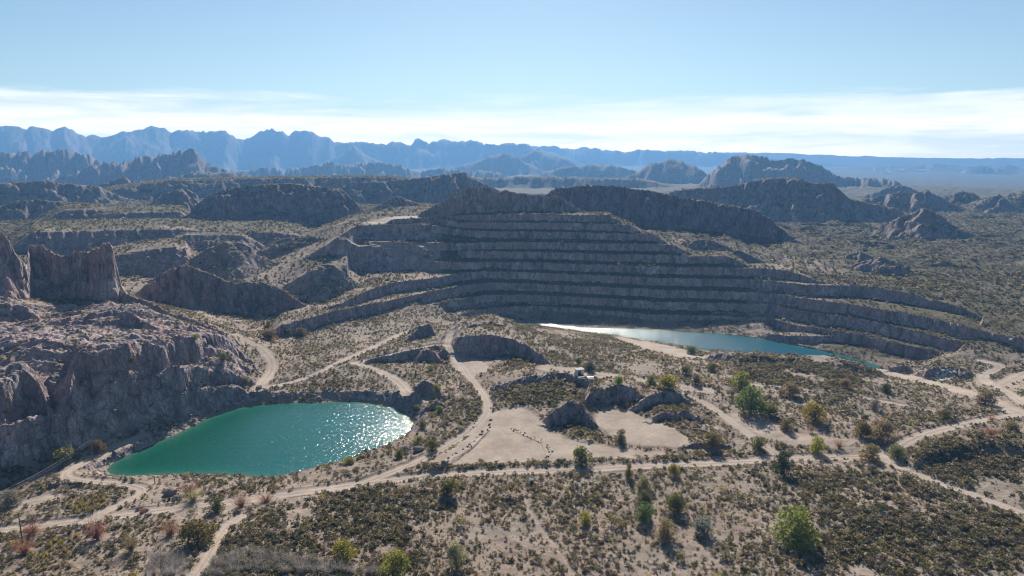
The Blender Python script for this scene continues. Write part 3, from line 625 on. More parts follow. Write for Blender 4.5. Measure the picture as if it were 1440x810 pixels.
def mesh_np(name, co, faces, mat, smooth=True):
    me = bpy.data.meshes.new(name)
    k = faces.shape[1]
    me.vertices.add(len(co)); me.vertices.foreach_set('co', np.ascontiguousarray(co, np.float32).ravel())
    me.loops.add(faces.size); me.loops.foreach_set('vertex_index', np.ascontiguousarray(faces, np.int32).ravel())
    me.polygons.add(len(faces)); me.polygons.foreach_set('loop_start', np.arange(0, faces.size, k, dtype=np.int32))
    if not smooth: me.polygons.foreach_set('use_smooth', np.zeros(len(faces), bool))
    else: me.polygons.foreach_set('use_smooth', np.ones(len(faces), bool))
    me.update(calc_edges=True); me.validate()
    if mat: me.materials.append(mat)
    return me
def link(name, me, parent=None):
    o = bpy.data.objects.new(name, me); COL.objects.link(o)
    if parent is not None: o.parent = parent
    return o
def patch(name, fmask):
    if fmask.sum() < 40: return None
    q = quad[fmask]; u, inv = np.unique(q.ravel(), return_inverse=True)
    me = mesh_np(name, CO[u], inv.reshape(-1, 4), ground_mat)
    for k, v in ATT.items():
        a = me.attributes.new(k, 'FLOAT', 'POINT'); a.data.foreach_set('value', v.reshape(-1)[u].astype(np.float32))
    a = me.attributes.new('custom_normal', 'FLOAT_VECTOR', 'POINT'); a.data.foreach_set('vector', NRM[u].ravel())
    o = link(name, me); o['kind'] = 'structure'; return o
merge = {'scarp': 'scarp', 'quarry_terraces': 'quarry_terraces', 'rock_bluff': 'rock_bluff', 'spoil_terrace': 'spoil_terrace'}
done = np.zeros(len(quad), bool)
patch('dirt_road', rd); done |= rd
m = br & ~done; patch('clearing', m); done |= m
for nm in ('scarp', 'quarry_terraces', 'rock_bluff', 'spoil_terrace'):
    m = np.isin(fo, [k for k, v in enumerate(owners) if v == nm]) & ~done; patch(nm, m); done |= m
for k, nm in enumerate(owners):
    if k and nm not in merge:
        m = (fo == k) & ~done
        if m.sum() >= 40: patch(nm, m); done |= m
patch('ground', ~done)
print('terrain meshes', round(time.time()-T0, 1))
def water(name, P, z, mat, step=3):
    sl = window(P[:, 0], P[:, 1], 6); i = np.arange(sl[0].start, sl[0].stop, step); j = np.arange(sl[1].start, sl[1].stop, step)
    x = X[np.ix_(i, j)]; y = Y[np.ix_(i, j)]; sd = poly_sd(x, y, P)
    co = np.stack([x, y, np.full_like(x, z)], -1).reshape(-1, 3); n = len(j); idx = np.arange(len(i)*n).reshape(len(i), n)
    q = np.stack([idx[:-1, :-1], idx[:-1, 1:], idx[1:, 1:], idx[1:, :-1]], -1).reshape(-1, 4)
    q = q[(sd.ravel()[q] < 2.0).all(1)]; u, inv = np.unique(q.ravel(), return_inverse=True)
    me = mesh_np(name, co[u], inv.reshape(-1, 4), mat); a = me.attributes.new('shore', 'FLOAT', 'POINT'); a.data.foreach_set('value', (-sd.ravel()[u]).astype(np.float32))
    o = link(name, me); o['kind'] = 'structure'; return o
water('lake', lake_xy, LAKE_Z, water_material('lake_water', (.006, .072, .044), (.007, .092, .09), (-108, -45), .17, .11))
water('pit_water', pit_xy, PIT_Z, water_material('pit_lake_water', (.010, .095, .135), (.008, .085, .125), (20, 150), .22, .125))

# ------------------------------------------------------------------ camera, sun, sky, haze
cam = bpy.data.cameras.new('camera'); cam.sensor_width = 36; cam.lens = 24; cam.clip_start = .5; cam.clip_end = 60000
co_ = bpy.data.objects.new('camera', cam); COL.objects.link(co_)
co_.location = (0, 0, CZ); co_.rotation_euler = (pi/2-PITCH, 0, 0); scene.camera = co_
SUN_AZ, SUN_EL = radians(SUN_AZ_DEG), radians(SUN_EL_DEG)
sv = Vector((sin(SUN_AZ)*cos(SUN_EL), cos(SUN_AZ)*cos(SUN_EL), sin(SUN_EL)))
sl_ = bpy.data.lights.new('sun', 'SUN'); sl_.energy = SUN_E; sl_.angle = radians(.53); sl_.color = (1, .925, .835)
so = bpy.data.objects.new('sun', sl_); COL.objects.link(so); so.rotation_euler = sv.to_track_quat('Z', 'Y').to_euler(); so.location = (0, 0, 300)
w = bpy.data.worlds.new('World'); scene.world = w; w.use_nodes = True
t = NT(w.node_tree)
sky = t.n('ShaderNodeTexSky', sky_type='NISHITA', sun_disc=False, sun_elevation=SUN_EL, sun_rotation=SUN_AZ, altitude=1200., air_density=SKY_AIR, dust_density=SKY_DUST, ozone_density=1.5)
d = t.n('ShaderNodeTexCoord').outputs['Generated']
sep = t.n('ShaderNodeSeparateXYZ', {0: d})
zz = sep.outputs[2]; xx = sep.outputs[0]
c1 = t.noise(t.stretch(d, (2.2, 2.2, 26)), 1.6, 6, .62, .5)
c2 = t.noise(t.stretch(d, (5, 5, 60)), 1.6, 5, .6, .8)
edge = t.math('ADD', zz, t.math('MULTIPLY', t.math('SUBTRACT', c1, .5), .085))
edge = t.math('ADD', edge, t.math('MULTIPLY', t.math('SUBTRACT', t.math('ABSOLUTE', t.math('ADD', xx, .02)), .3), -.014))
band = t.ramp(edge, .080, .050)
puff = t.ramp(c2, .36, .60, .7, 1.)
cover = t.math('MULTIPLY', band, puff)
low = t.ramp(zz, .062, .0); front = t.ramp(sep.outputs[1], -.1, .6)
cloud = t.mix(low, CLOUD_A, CLOUD_B); cloud = t.mix(front, (6, 6, 6), cloud)
cloud = t.mix(t.math('MULTIPLY', t.ramp(t.noise(t.stretch(d, (4, 4, 40)), 2.2, 4), .38, .62), .22), cloud, t.mix(1., cloud, (.6, .68, .8), 'MULTIPLY'))
col = t.mix(cover, t.mix(1., sky.outputs[0], (1.0, 1.06, 1.0), 'MULTIPLY'), cloud)
bg = t.n('ShaderNodeBackground', {'Color': col, 'Strength': SKY_S})
t.n('ShaderNodeOutputWorld', {'Surface': bg})

def box_mesh(name, a, b):
    (x0, y0, z0), (x1, y1, z1) = a, b
    v = [(x0,y0,z0),(x1,y0,z0),(x1,y1,z0),(x0,y1,z0),(x0,y0,z1),(x1,y0,z1),(x1,y1,z1),(x0,y1,z1)]
    f = [(3,2,1,0),(4,5,6,7),(0,1,5,4),(1,2,6,5),(2,3,7,6),(3,0,4,7)]
    me = bpy.data.meshes.new(name); me.from_pydata(v, [], f); return me
hz = box_mesh('haze', (-8300, -8300, float(Z.min())-1), (8300, 8300, max(float(Z.max())+6, 120)))
hm = bpy.data.materials.new('haze_air'); hm.use_nodes = True; t = NT(hm.node_tree)
pv = t.n('ShaderNodeVolumePrincipled', {'Color': (*HAZE_COL, 1), 'Density': HAZE_D, 'Anisotropy': HAZE_G, 'Density Attribute': ''})
o_ = t.n('ShaderNodeOutputMaterial'); t.t.links.new(pv.outputs[0], o_.inputs['Volume'])
hz.materials.append(hm); ho = link('haze', hz); ho['kind'] = 'stuff'; ho['label'] = 'pale blue haze in the air over the whole valley'; ho['category'] = 'haze'
ho.visible_shadow = True

scene.render.engine = 'CYCLES'
cy = scene.cycles
cy.use_denoising = DENOISE; cy.pixel_filter_type = 'BLACKMAN_HARRIS'; cy.filter_width = 1.15; cy.max_bounces = 5; cy.diffuse_bounces = 2; cy.glossy_bounces = 2; cy.transmission_bounces = 2; cy.volume_bounces = 0; cy.transparent_max_bounces = 4
cy.caustics_reflective = False; cy.caustics_refractive = False; cy.sample_clamp_direct = 0; cy.sample_clamp_indirect = 4
vs = scene.view_settings; vs.view_transform = 'Standard'; vs.look = 'None'; vs.gamma = 1; vs.exposure = EXPOSURE
scene.display_settings.display_device = 'sRGB'
# ------------------------------------------------------------------ foliage
def leaf_material(name, from_object):
    m, t = new_mat(name)
    if from_object:
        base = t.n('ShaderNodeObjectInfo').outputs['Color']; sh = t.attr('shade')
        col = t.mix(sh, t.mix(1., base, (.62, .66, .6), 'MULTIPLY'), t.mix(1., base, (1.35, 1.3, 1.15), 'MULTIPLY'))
    else:
        col = t.attr('tint', 'Color')
    df = t.n('ShaderNodeBsdfDiffuse', {'Color': col, 'Roughness': .5}); tr = t.n('ShaderNodeBsdfTranslucent', {'Color': col})
    mx = t.n('ShaderNodeMixShader', {0: .55, 1: df, 2: tr})
    t.n('ShaderNodeOutputMaterial', {'Surface': mx}); return m
LEAF = leaf_material('leaves', True); SCRUB = leaf_material('scrub_leaves', False)
def plain(name, col, rough=.85, noise_scale=3., var=.3, spec=.3, metal=0.):
    m, t = new_mat(name)
    p = t.n('ShaderNodeTexCoord').outputs['Object']
    nz = t.noise(p, noise_scale, 5, .65)
    c = t.mix(t.ramp(nz, .3, .7), tuple(v*(1-var) for v in col), tuple(min(v*(1+var*.6), 1) for v in col))
    b = t.n('ShaderNodeBump', {'Strength': .4, 'Distance': .05, 'Height': nz}).outputs[0]
    finish(t, t.n('ShaderNodeBsdfPrincipled', {'Base Color': c, 'Roughness': rough, 'Specular IOR Level': spec, 'Metallic': metal}), b); return m
BARK = plain('bark', (.12, .095, .075)); TWIG = plain('dry_twigs', (.22, .19, .165), var=.4)
STONE = plain('stone', (.24, .205, .185), .95, 1.5, .45, .1); WHITE_STONE = plain('pale_stone', (.62, .58, .52), .95, 2., .25, .1)
CONCRETE = plain('concrete', (.42, .40, .37), .9, 2., .2); WHITE = plain('white_paint', (.80, .80, .78), .6, 1., .08); DARK = plain('dark_paint', (.03, .035, .05), .6, 3., .2)
WOOD = plain('weathered_wood', (.16, .12, .09), .9, 6., .35); STEEL = plain('wire_steel', (.16, .16, .165), .45, 8., .1, .5, .6); RED = plain('faded_red', (.30, .075, .05), .8, 4., .3)
CERAMIC = plain('insulator', (.25, .14, .10), .4, 3., .1)

def leaf_tris(r, centers, radii, n, size, squash=.8, shell=.55):
    """n small triangles spread through ellipsoid lobes"""
    centers = np.array(centers, float); radii = np.array(radii, float)
    pw = radii**2/np.sum(radii**2); k = r.choice(len(centers), n, p=pw)
    d = r.normal(size=(n, 3)); d /= np.linalg.norm(d, axis=1, keepdims=True)
    rad = (shell+(1-shell)*r.random(n)**.6)*radii[k]
    c = centers[k] + d*rad[:, None]*np.array([1, 1, squash])
    a = r.normal(size=(n, 3)); a /= np.linalg.norm(a, axis=1, keepdims=True)
    b = np.cross(a, r.normal(size=(n, 3))); b /= np.linalg.norm(b, axis=1, keepdims=True)
    s = size*(.6+.8*r.random(n))[:, None]
    return np.stack([c-a*s-b*s*.5, c+a*s-b*s*.5, c+b*s*.9], 1)      # n,3,3
def tri_mesh(name, T, mat, shade=None):
    me = mesh_np(name, T.reshape(-1, 3), np.arange(len(T)*3).reshape(-1, 3), mat, False)
    if shade is not None:
        a = me.attributes.new('shade', 'FLOAT', 'POINT'); a.data.foreach_set('value', np.repeat(shade, 3).astype(np.float32))
    return me
def tube_np(pts, radii, k=5):
    pts = np.array(pts, float); V = []; Fc = []
    for i, p in enumerate(pts):
        d = pts[min(i+1, len(pts)-1)]-pts[max(i-1, 0)]; d /= np.linalg.norm(d)+1e-9
        u = np.cross(d, [0, 0, 1.]) if abs(d[2]) < .9 else np.cross(d, [1., 0, 0]); u /= np.linalg.norm(u); v = np.cross(d, u)
        for q in range(k): V.append(p + radii[i]*(u*cos(2*pi*q/k)+v*sin(2*pi*q/k)))
    for i in range(len(pts)-1):
        for q in range(k):
            a = i*k+q; b = i*k+(q+1) % k; Fc.append((a, b, b+k)); Fc.append((a, b+k, a+k))
    Fc += [(len(V)-k, len(V)-k+q, len(V)-k+q+1) for q in range(1, k-1)]
    return np.array(V), np.array(Fc)
class Acc:
    def __init__(s): s.v = []; s.f = []; s.n = 0
    def add(s, V, Fc): s.v.append(V); s.f.append(Fc+s.n); s.n += len(V)
    def mesh(s, name, mat, smooth=True): return mesh_np(name, np.concatenate(s.v), np.concatenate(s.f), mat, smooth)

def crown_proto(seed, lobes, n, size, low=.22, top=1.):
    r = np.random.default_rng(seed); cs = []; rs = []
    for k in range(lobes):
        a = r.random()*2*pi; h = low+.2+(top-low-.42)*r.random()**.9
        w = (.30 if h < .55 else .2)*(.45+.6*r.random())
        cs.append((cos(a)*w, sin(a)*w, h)); rs.append((.19+.11*r.random())*(1.1-.3*h))
    for k in range(5):
        a = k*1.257+r.random()*.5; cs.append((cos(a)*.24, sin(a)*.24, .13+.06*r.random())); rs.append(.19+.05*r.random())
    T = leaf_tris(r, cs, rs, n, size, .85); T[:, :, 2] = np.abs(T[:, :, 2])
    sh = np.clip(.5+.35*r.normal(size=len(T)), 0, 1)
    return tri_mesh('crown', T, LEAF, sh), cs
def trunk_proto(seed, cs, rad=.035):
    r = np.random.default_rng(seed); A = Acc()
    A.add(*tube_np([(0, 0, -.06), (.01, 0, .12), (.0, .01, .3)], [rad*1.5, rad, rad*.7], 6))
    for c in cs[:7]:
        c = np.array(c); A.add(*tube_np([(0, 0, .08+.1*r.random()), c*[.5, .5, .62]+r.normal(size=3)*.02, c], [rad*.7, rad*.45, rad*.15], 5))
    return A.mesh('trunk', BARK)
TREE = []
for s_, (lb, nl, sz) in enumerate([(11, 2300, .030), (13, 2500, .028), (10, 2200, .032), (15, 2600, .028), (11, 2200, .03), (12, 2400, .03)]):
    cm, cs = crown_proto(100+s_, lb, nl, sz, low=[-.02, .0, .08][s_ % 3]); TREE.append((cm, trunk_proto(200+s_, cs)))
def twig_proto(seed, n, spread, name, mat, thick=.006, curve=.15):
    r = np.random.default_rng(seed); T = []
    for k in range(n):
        a = r.random()*2*pi; e = .25+.95*r.random()*(1 if spread < 1 else .9)
        d = np.array([cos(a)*cos(e)*spread, sin(a)*cos(e)*spread, sin(e)])
        p0 = np.array([0, 0, .02])+d*.15*r.random(); L = .55+.5*r.random()
        for j in range(3):
            p1 = p0+d*L/3+r.normal(size=3)*curve*L/3; w_ = np.cross(d, r.normal(size=3)); w_ /= np.linalg.norm(w_); w_ *= thick*(3-j)*.5
            T.append([p0-w_, p0+w_, p1]); 
            for b in range(2):
                q = p0+(p1-p0)*r.random(); e2 = q+(d*.5+r.normal(size=3)*.5)*L*.2; T.append([q-w_*.6, q+w_*.6, e2])
            p0 = p1; d = d+r.normal(size=3)*.12; d /= np.linalg.norm(d)
    T = np.array(T); T[:, :, :2] *= .62
    return tri_mesh(name, T, mat, np.clip(.5+.3*r.normal(size=len(T)), 0, 1))
BARE_SHRUB = [twig_proto(300+k, 150, 1., 'branches', LEAF, .011) for k in range(3)]
def tuft_proto(seed):
    r = np.random.default_rng(seed); n = 170
    a = r.random(n)*2*pi; e = .5+1.0*r.random(n); L = .6+.45*r.random(n); b = r.random((n, 2))*.3-.15
    tip = np.stack([b[:, 0]+np.cos(a)*np.cos(e)*L, b[:, 1]+np.sin(a)*np.cos(e)*L, np.sin(e)*L], 1)
    base = np.stack([b[:, 0], b[:, 1], 0*a-.05], 1); s = np.stack([-np.sin(a), np.cos(a), 0*a], 1)*.05
    T = np.stack([base-s, base+s, tip], 1)
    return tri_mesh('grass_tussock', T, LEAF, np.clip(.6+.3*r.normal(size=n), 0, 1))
TUFT = [tuft_proto(400+k) for k in range(3)]
def shrub_tris(seed, n, size):
    r = np.random.default_rng(seed); cs = []; rs = []
    for k in range(7):
        a = r.random()*2*pi; w_ = .33*r.random()**.5; cs.append((cos(a)*w_, sin(a)*w_, .22+.28*r.random())); rs.append(.20+.13*r.random())
    T = leaf_tris(r, cs, rs, n, size, .8, .5); T[:, :, 2] = np.maximum(T[:, :, 2], -.04); return T
SHRUB = [tri_mesh('shrub', shrub_tris(500+k, 260, .055), LEAF, np.clip(.5+.35*np.random.default_rng(k).normal(size=260), 0, 1)) for k in range(6)]

PAL = {'yellow': (.23, .20, .045), 'lime': (.17, .20, .05), 'green': (.10, .135, .042), 'olive': (.125, .115, .042), 'dark': (.05, .062, .03), 'pale': (.20, .175, .095), 'rust': (.19, .10, .07), 'brown': (.14, .105, .065), 'grey': (.19, .175, .155)}
GSCALE = []
def px_scale(p):
    """metres per photo pixel at point p"""
    return ((p[1])*cp - (p[2]-CZ)*sp)/F
def empty(name, p, label, cat, group=None, rz=0., sc=(1, 1, 1)):
    o = bpy.data.objects.new(name, None); COL.objects.link(o); o.location = p; o.rotation_euler = (0, 0, rz); o.scale = sc
    o['label'] = label; o['category'] = cat
    if group: o['group'] = group
    o.empty_display_size = .3
    return o
def thing(name, me, p, label, cat, group=None, rz=0., sc=(1, 1, 1), color=None):
    o = link(name, me); o.location = p; o.rotation_euler = (0, 0, rz); o.scale = sc; o['label'] = label; o['category'] = cat
    if group: o['group'] = group
    if color: o.color = (*color, 1)
    return o
def ground_z(x, y): return float(sample(Z, np.array([x]), np.array([y]))[0])
PLACED = []
def put_tree(px, py, w_, h_, col, kind, label):
    q = hit(px, py); m = px_scale(q); W_ = w_*m*1.12; H_ = h_*m/cos(math.atan((py-405)/F)+PITCH)*.92
    r = random.Random(int(px*7+py)); p = (q[0], q[1], q[2]-.05); c = PAL[col]
    c = tuple(v*(1.45+.35*r.random()) for v in c)
    PLACED.append((q[0], q[1], W_/2, px, py))
    if kind == 't':
        k = r.randrange(len(TREE)); o = empty('tree', p, label, 'tree', 'trees scattered over the dry valley floor', r.random()*6.28, (W_, W_, H_))
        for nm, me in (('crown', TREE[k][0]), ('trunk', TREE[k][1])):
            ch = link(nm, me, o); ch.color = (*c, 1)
    elif kind == 's':
        thing('shrub', SHRUB[r.randrange(6)], p, label, 'shrub', 'large shrubs', r.random()*6.28, (W_, W_, H_*1.1), c)
    elif kind == 'b':
        o = empty('bare_shrub', p, label, 'bare shrub', 'leafless shrubs by the near road', r.random()*6.28, (W_, W_, H_))
        ch = link('branches', BARE_SHRUB[r.randrange(3)], o); ch.color = (*c, 1)
        A = Acc(); A.add(*tube_np([(0, 0, -.05), (.01, .01, .1), (0, .02, .25)], [.05, .035, .02], 6))
        for a in range(4): A.add(*tube_np([(0, 0, .08), (.16*cos(a*1.6), .16*sin(a*1.6), .42)], [.022, .01], 5))
        link('trunk', A.mesh('trunk', BARK), o)
T_ = [
 (818,653,28,29,'olive','t','round green tree standing alone at the pale clearing beside the dirt road'),
 (1116,762,64,52,'lime','t','largest bright green tree among the dark scrub in the near right'),
 (1098,664,28,34,'dark','t','dark grey green tree directly at the edge of the dirt road'),
 (1067,632,23,21,'olive','t','dark yellow topped tree beside the diagonal footpath end'),
 (1001,627,27,24,'olive','t','low olive tree on the bank left of the diagonal footpath'),
 (1040,545,33,26,'lime','t','bright yellow green tree below the dark mound by the pit water'),
 (1056,580,40,44,'green','t','tall leafy green tree in the middle of the right scrubland'),
 (1080,584,26,24,'olive','t','short olive tree touching the tall leafy green one'),
 (1146,592,36,32,'yellow','t','yellowish wide tree right of the tall leafy green tree'),
 (1236,618,36,34,'pale','t','pale yellow round tree above the road junction'),
 (1210,614,24,28,'olive','t','narrower olive tree touching the pale yellow round one'),
 (1149,637,20,27,'yellow','t','small upright yellow tree just above the dirt road'),
 (1222,646,28,25,'pale','t','pale bushy tree right at the road junction'),
 (1262,643,28,22,'pale','t','greyish low tree in the fork between two roads'),
 (1107,606,19,20,'brown','t','small brownish tree on the open pale slope'),
 (1110,556,30,22,'pale','t','pale olive tree left of the grey track on the right'),
 (1047,590,18,17,'brown','s','brownish shrub in front of the tall leafy green tree'),
 (973,498,19,14,'green','t','small dark green tree at the shore end of the pit water'),
 (1003,522,18,15,'olive','t','small pale topped tree on the rise below the pit water'),
 (966,526,17,17,'olive','t','left one of a pair of small trees behind the flat area'),
 (978,540,15,17,'brown','t','thin brownish tree in front of the pair behind the flat area'),
 (915,544,18,21,'olive','t','dark olive tree at the left of the two by the flat gravel yard'),
 (942,546,31,24,'yellow','t','wide yellow green tree beside the flat gravel yard'),
 (828,521,19,13,'dark','t','dark rounded tree shading the small white hut'),
 (814,513,9,13,'olive','t','small slim tree behind the white hut'),
 (870,541,14,17,'lime','t','little light green tree on top of the curved cutting'),
 (846,550,8,9,'green','s','single tiny dark green shrub on the rim of the curved cutting'),
 (880,531,12,12,'olive','s','olive shrub on the flat gravel yard'),
 (873,621,18,20,'brown','t','dark brown tree on the pale clearing below the rock knob'),
 (885,672,12,24,'olive','t','slim upright tree on the near side of the dirt road'),
 (949,669,17,20,'yellow','t','yellow topped tree just below the dirt road'),
 (907,690,24,22,'pale','t','pale tree at the back of the row of three in the near scrub'),
 (905,705,20,17,'olive','t','low olive tree in the middle of the row of three'),
 (905,732,29,28,'green','t','green tree at the front of the row of three'),
 (822,737,18,20,'yellow','t','small yellow green tree alone left of the row of three'),
 (953,720,32,32,'olive','t','broad olive tree right of the row of three'),
 (938,757,30,30,'pale','t','pale grey green tree in front of the broad olive one'),
 (990,752,30,30,'grey','t','greyish thin tree right of the pale grey green one'),
 (864,738,18,22,'olive','s','olive shrub left of the front tree of the row of three'),
 (877,745,18,18,'brown','s','brown shrub close to the front tree of the row of three'),
 (553,812,44,42,'lime','t','bright yellow green tree cut by the lower edge of the view'),
 (642,800,28,42,'pale','t','tall pale shrubby tree near the bottom middle'),
 (482,786,38,26,'yellow','t','yellow green tree at the edge of the bare grey thicket'),
 (630,696,30,28,'olive','t','olive tree just below the main road in the middle'),
 (595,688,16,16,'brown','s','brown shrub below the main road left of the olive tree'),
 (716,695,28,26,'brown','s','brown shrub beside the top of the narrow footpath'),
 (645,740,18,20,'pale','s','pale shrub on the stony near slope'),
 (86,648,32,26,'pale','t','pale spreading tree at the foot of the rock bluff'),
 (138,636,20,20,'brown','t','small brown tree behind the pole at the foot of the bluff'),
 (46,752,30,28,'rust','b','reddish leafless shrub at the left above the main road'),
 (137,758,32,46,'rust','b','tall reddish leafless shrub standing at the road edge'),
 (36,778,30,30,'rust','b','dull red leafless shrub below the main road on the left'),
 (266,694,28,26,'rust','b','reddish leafless shrub on the bank below the lake'),
 (272,704,28,26,'pale','b','straw coloured leafless shrub in front of the lake bank'),
 (185,774,28,32,'brown','b','brown leafless shrub with a long shadow near the side track'),
 (240,752,32,28,'rust','b','faded red leafless shrub behind the dark rounded bush'),
 (280,763,50,34,'olive','t','big dark rounded olive bush beside the side track'),
 (12,712,32,24,'grey','t','pale grey bushy tree at the left edge by the small pit'),
 (200,722,12,14,'rust','b','little reddish shrub between the two tracks'),
 (305,718,24,20,'olive','t','olive tree along the shoulder of the main road'),
 (340,712,28,24,'rust','b','rust coloured leafless shrub on the shoulder of the main road'),
 (375,706,28,20,'rust','b','low rust coloured shrub at the bend of the main road'),
 (587,624,15,14,'yellow','t','yellow green tree right behind the lake rim'),
 (608,632,17,16,'olive','t','second yellowish tree right of the one behind the lake rim'),
 (490,652,18,13,'lime','t','light green bush on the near shore of the lake'),
 (561,642,15,13,'olive','t','olive bush between the lake and the track'),
 (614,550,12,11,'lime','t','lime green bush above the dark lake headland'),
 (586,578,11,11,'olive','t','olive bush hanging over the lake headland cliff'),
 (618,578,11,9,'lime','t','small lime bush right of the headland cliff'),
 (594,600,12,11,'olive','t','olive bush low over the right end of the lake'),
 (606,520,8,8,'lime','t','tiny bright green bush in front of the dark cutting'),
 (378,458,9,10,'pale','t','pale bush at the foot of the cliff beyond the left road'),
 (425,472,20,13,'olive','t','dark olive bush under the left quarry face'),
 (380,478,24,22,'brown','t','brown bushy tree beside the bend of the left gravel road'),
 (405,470,12,12,'olive','t','small olive bush at the end of the left quarry face'),
 (274,478,11,10,'lime','t','yellow green bush on the ledge of the bluff'),
 (314,506,12,11,'olive','t','olive bush on the lower ledge of the bluff'),
 (184,510,11,10,'olive','t','small olive bush on the middle ledge of the bluff'),
 (346,538,10,10,'pale','t','straw coloured bush by the gravel road above the lake'),
 (550,296,9,8,'green','t','single green tree in the hollow behind the quarry'),
 (600,362,10,8,'yellow','t','yellow bush at the bend of the quarry ramp'),
 (590,425,7,7,'green','t','small green tree growing on the left quarry bench'),
 (1190,545,18,16,'pale','t','pale tree between the dark mound and the grey track'),
 (1245,552,18,14,'dark','t','dark bush by the wide gravel road'),
 (1228,575,18,16,'grey','t','grey green bush on the grey track at the right'),
 (1385,568,26,22,'brown','t','brown bushy tree where the wide gravel road narrows'),
 (1394,592,12,14,'rust','b','rust coloured shrub by the far road junction'),
 (1420,606,22,18,'brown','t','brown bush at the right edge beside the road'),
 (1393,612,22,18,'rust','b','reddish shrub on the dark scrub hillock at the right'),
 (1330,588,24,14,'brown','t','low brown bush above the road at the right'),
 (1286,600,16,14,'pale','s','pale shrub on the upper shoulder of the right road'),
 (1135,782,14,12,'olive','s','small olive shrub near the lower right bottom'),
 (1180,630,16,18,'rust','b','dull reddish shrub between the two yellow trees'),
 (1140,608,12,12,'brown','s','small brown shrub in front of the yellowish wide tree'),
 (1095,556,14,14,'brown','s','brown shrub left of the pale olive tree'),
 (998,540,16,14,'pale','s','pale shrub between the gravel yard and the bright tree'),
 (1020,540,16,12,'brown','s','brown shrub beside the bright yellow green tree'),
 (1300,800,20,14,'olive','s','olive shrub low down in the right corner scrub'),
 (1015,785,18,16,'brown','s','brown shrub on the open stony ground near the bottom'),
 (960,790,20,18,'brown','s','straw brown shrub near the bottom right of the footpath'),
 (1042,705,20,18,'olive','s','olive shrub at the border of the dark scrub'),
 (1240,720,18,16,'dark','s','dark green shrub in the middle of the right scrub'),
]
for a in T_: put_tree(*a)
# pale leafless tree in the lower left
def bare_tree(px, py, wpx, hpx, label):
    q = hit(px, py); m = px_scale(q); W_ = wpx*m; H_ = hpx*m; r = np.random.default_rng(9)
    o = empty('bare_tree', (q[0], q[1], q[2]-.1), label, 'bare tree')
    A = Acc(); B = Acc()
    def grow(p, d, L, rad, dep):
        pts = [p]
        for k in range(3):
            d = d+r.normal(size=3)*.16; d /= np.linalg.norm(d); pts.append(pts[-1]+d*L/3)
        (A if dep == 0 else B).add(*tube_np(pts, [rad, rad*.85, rad*.7, rad*.5], 5))
        if dep < 4:
            for k in range(3 if dep else 6):
                a = r.random()*6.28; nd = d*.7+np.array([cos(a), sin(a), .25])*.75; nd /= np.linalg.norm(nd)
                grow(pts[1+r.integers(0, 3)], nd, L*.72, rad*.52, dep+1)
    grow(np.zeros(3), np.array([0, 0, 1.]), H_*.36, .13, 0)
    PLACED.append((q[0], q[1], W_/2, px, py))
    link('trunk', A.mesh('trunk', TWIG), o); link('branches', B.mesh('branches', TWIG), o)
bare_tree(228, 806, 80, 62, 'grey leafless tree with pale branches in the lower left')
# yellow tussocks
TUS = [(77,762),(71,768),(85,765),(92,776),(66,782),(58,784),(47,782),(35,780),(98,798),(108,755),(106,716),(114,712),(122,712),(130,708),(138,712),(100,706),(146,704),(112,722),(126,718)]
for k, (px, py) in enumerate(TUS):
    q = hit(px, py); m = px_scale(q); s = (13 if k < 10 else 11)*m
    near = k < 10
    thing('grass_tussock', TUFT[k % 3], (q[0], q[1], q[2]-.02), 'yellow grass tussock in the patch below the main road at the far left' if near else 'yellow grass tussock in the bright patch in front of the small pit',
          'tussock', 'yellow tussocks below the main road' if near else 'yellow tussocks by the small pit', k*1.3, (s*.62, s*.62, s*.62), tuple(v*(.85+.3*random.random()) for v in (.36, .29, .10)))
    PLACED.append((q[0], q[1], s/2, px, py))
print('trees', round(time.time()-T0, 1))

# ------------------------------------------------------------------ shrubs: the largest 230 one by one, the rest of the scrub as stuff
def world_poly(pts):
    q = [hit(*p) for p in pts]; return np.array([p[:2] for p in q if p is not None])
ZONES = [  # pixel outline, density factor, darkness
 ([(320,745),(400,715),(480,695),(560,690),(610,715),(600,806),(340,808),(300,785)], 2.1, .75),
 ([(1140,664),(1225,652),(1320,690),(1440,735),(1440,808),(1160,808),(1120,740)], 2.0, .7),
 ([(1262,655),(1310,622),(1440,612),(1440,712),(1330,682)], 2.6, .85),
 ([(1030,500),(1100,505),(1200,513),(1245,530),(1190,548),(1100,545),(1040,530)], 3.2, 1.),
 ([(688,552),(740,526),(830,522),(852,545),(800,562),(720,566)], 3.0, .9),
 ([(720,462),(850,480),(960,520),(900,530),(780,512),(740,490)], 1.9, .3),
 ([(960,525),(1040,532),(1240,555),(1330,585),(1240,610),(1050,570)], 1.4, .45),
 ([(600,560),(680,560),(690,590),(640,620),(600,630),(590,590)], 1.9, .35),
 ([(420,500),(520,480),(560,520),(500,550),(420,545)], 1.3, .4),
 ([(640,690),(900,670),(1100,660),(1100,740),(900,800),(640,800)], 1.0, .3),
 ([(762,588),(795,612),(850,628),(862,618),(840,604),(800,600)], 2.4, .4), ([(885,575),(960,592),(985,604),(990,590),(930,565),(895,560)], 2.2, .5), ([(640,500),(690,503),(745,520),(760,510),(720,495),(660,490)], 2.2, .5),
 ([(1090,385),(1440,380),(1440,445),(1340,432),(1210,402)], 2.6, .6), ([(330,430),(600,340),(600,400),(480,425)], 1.8, .5),
 ([(595,655),(720,650),(860,646),(1000,640),(1000,648),(860,655),(600,664)], 2.6, .6),
]
ZP = [(world_poly(p), d, k) for p, d, k in ZONES]
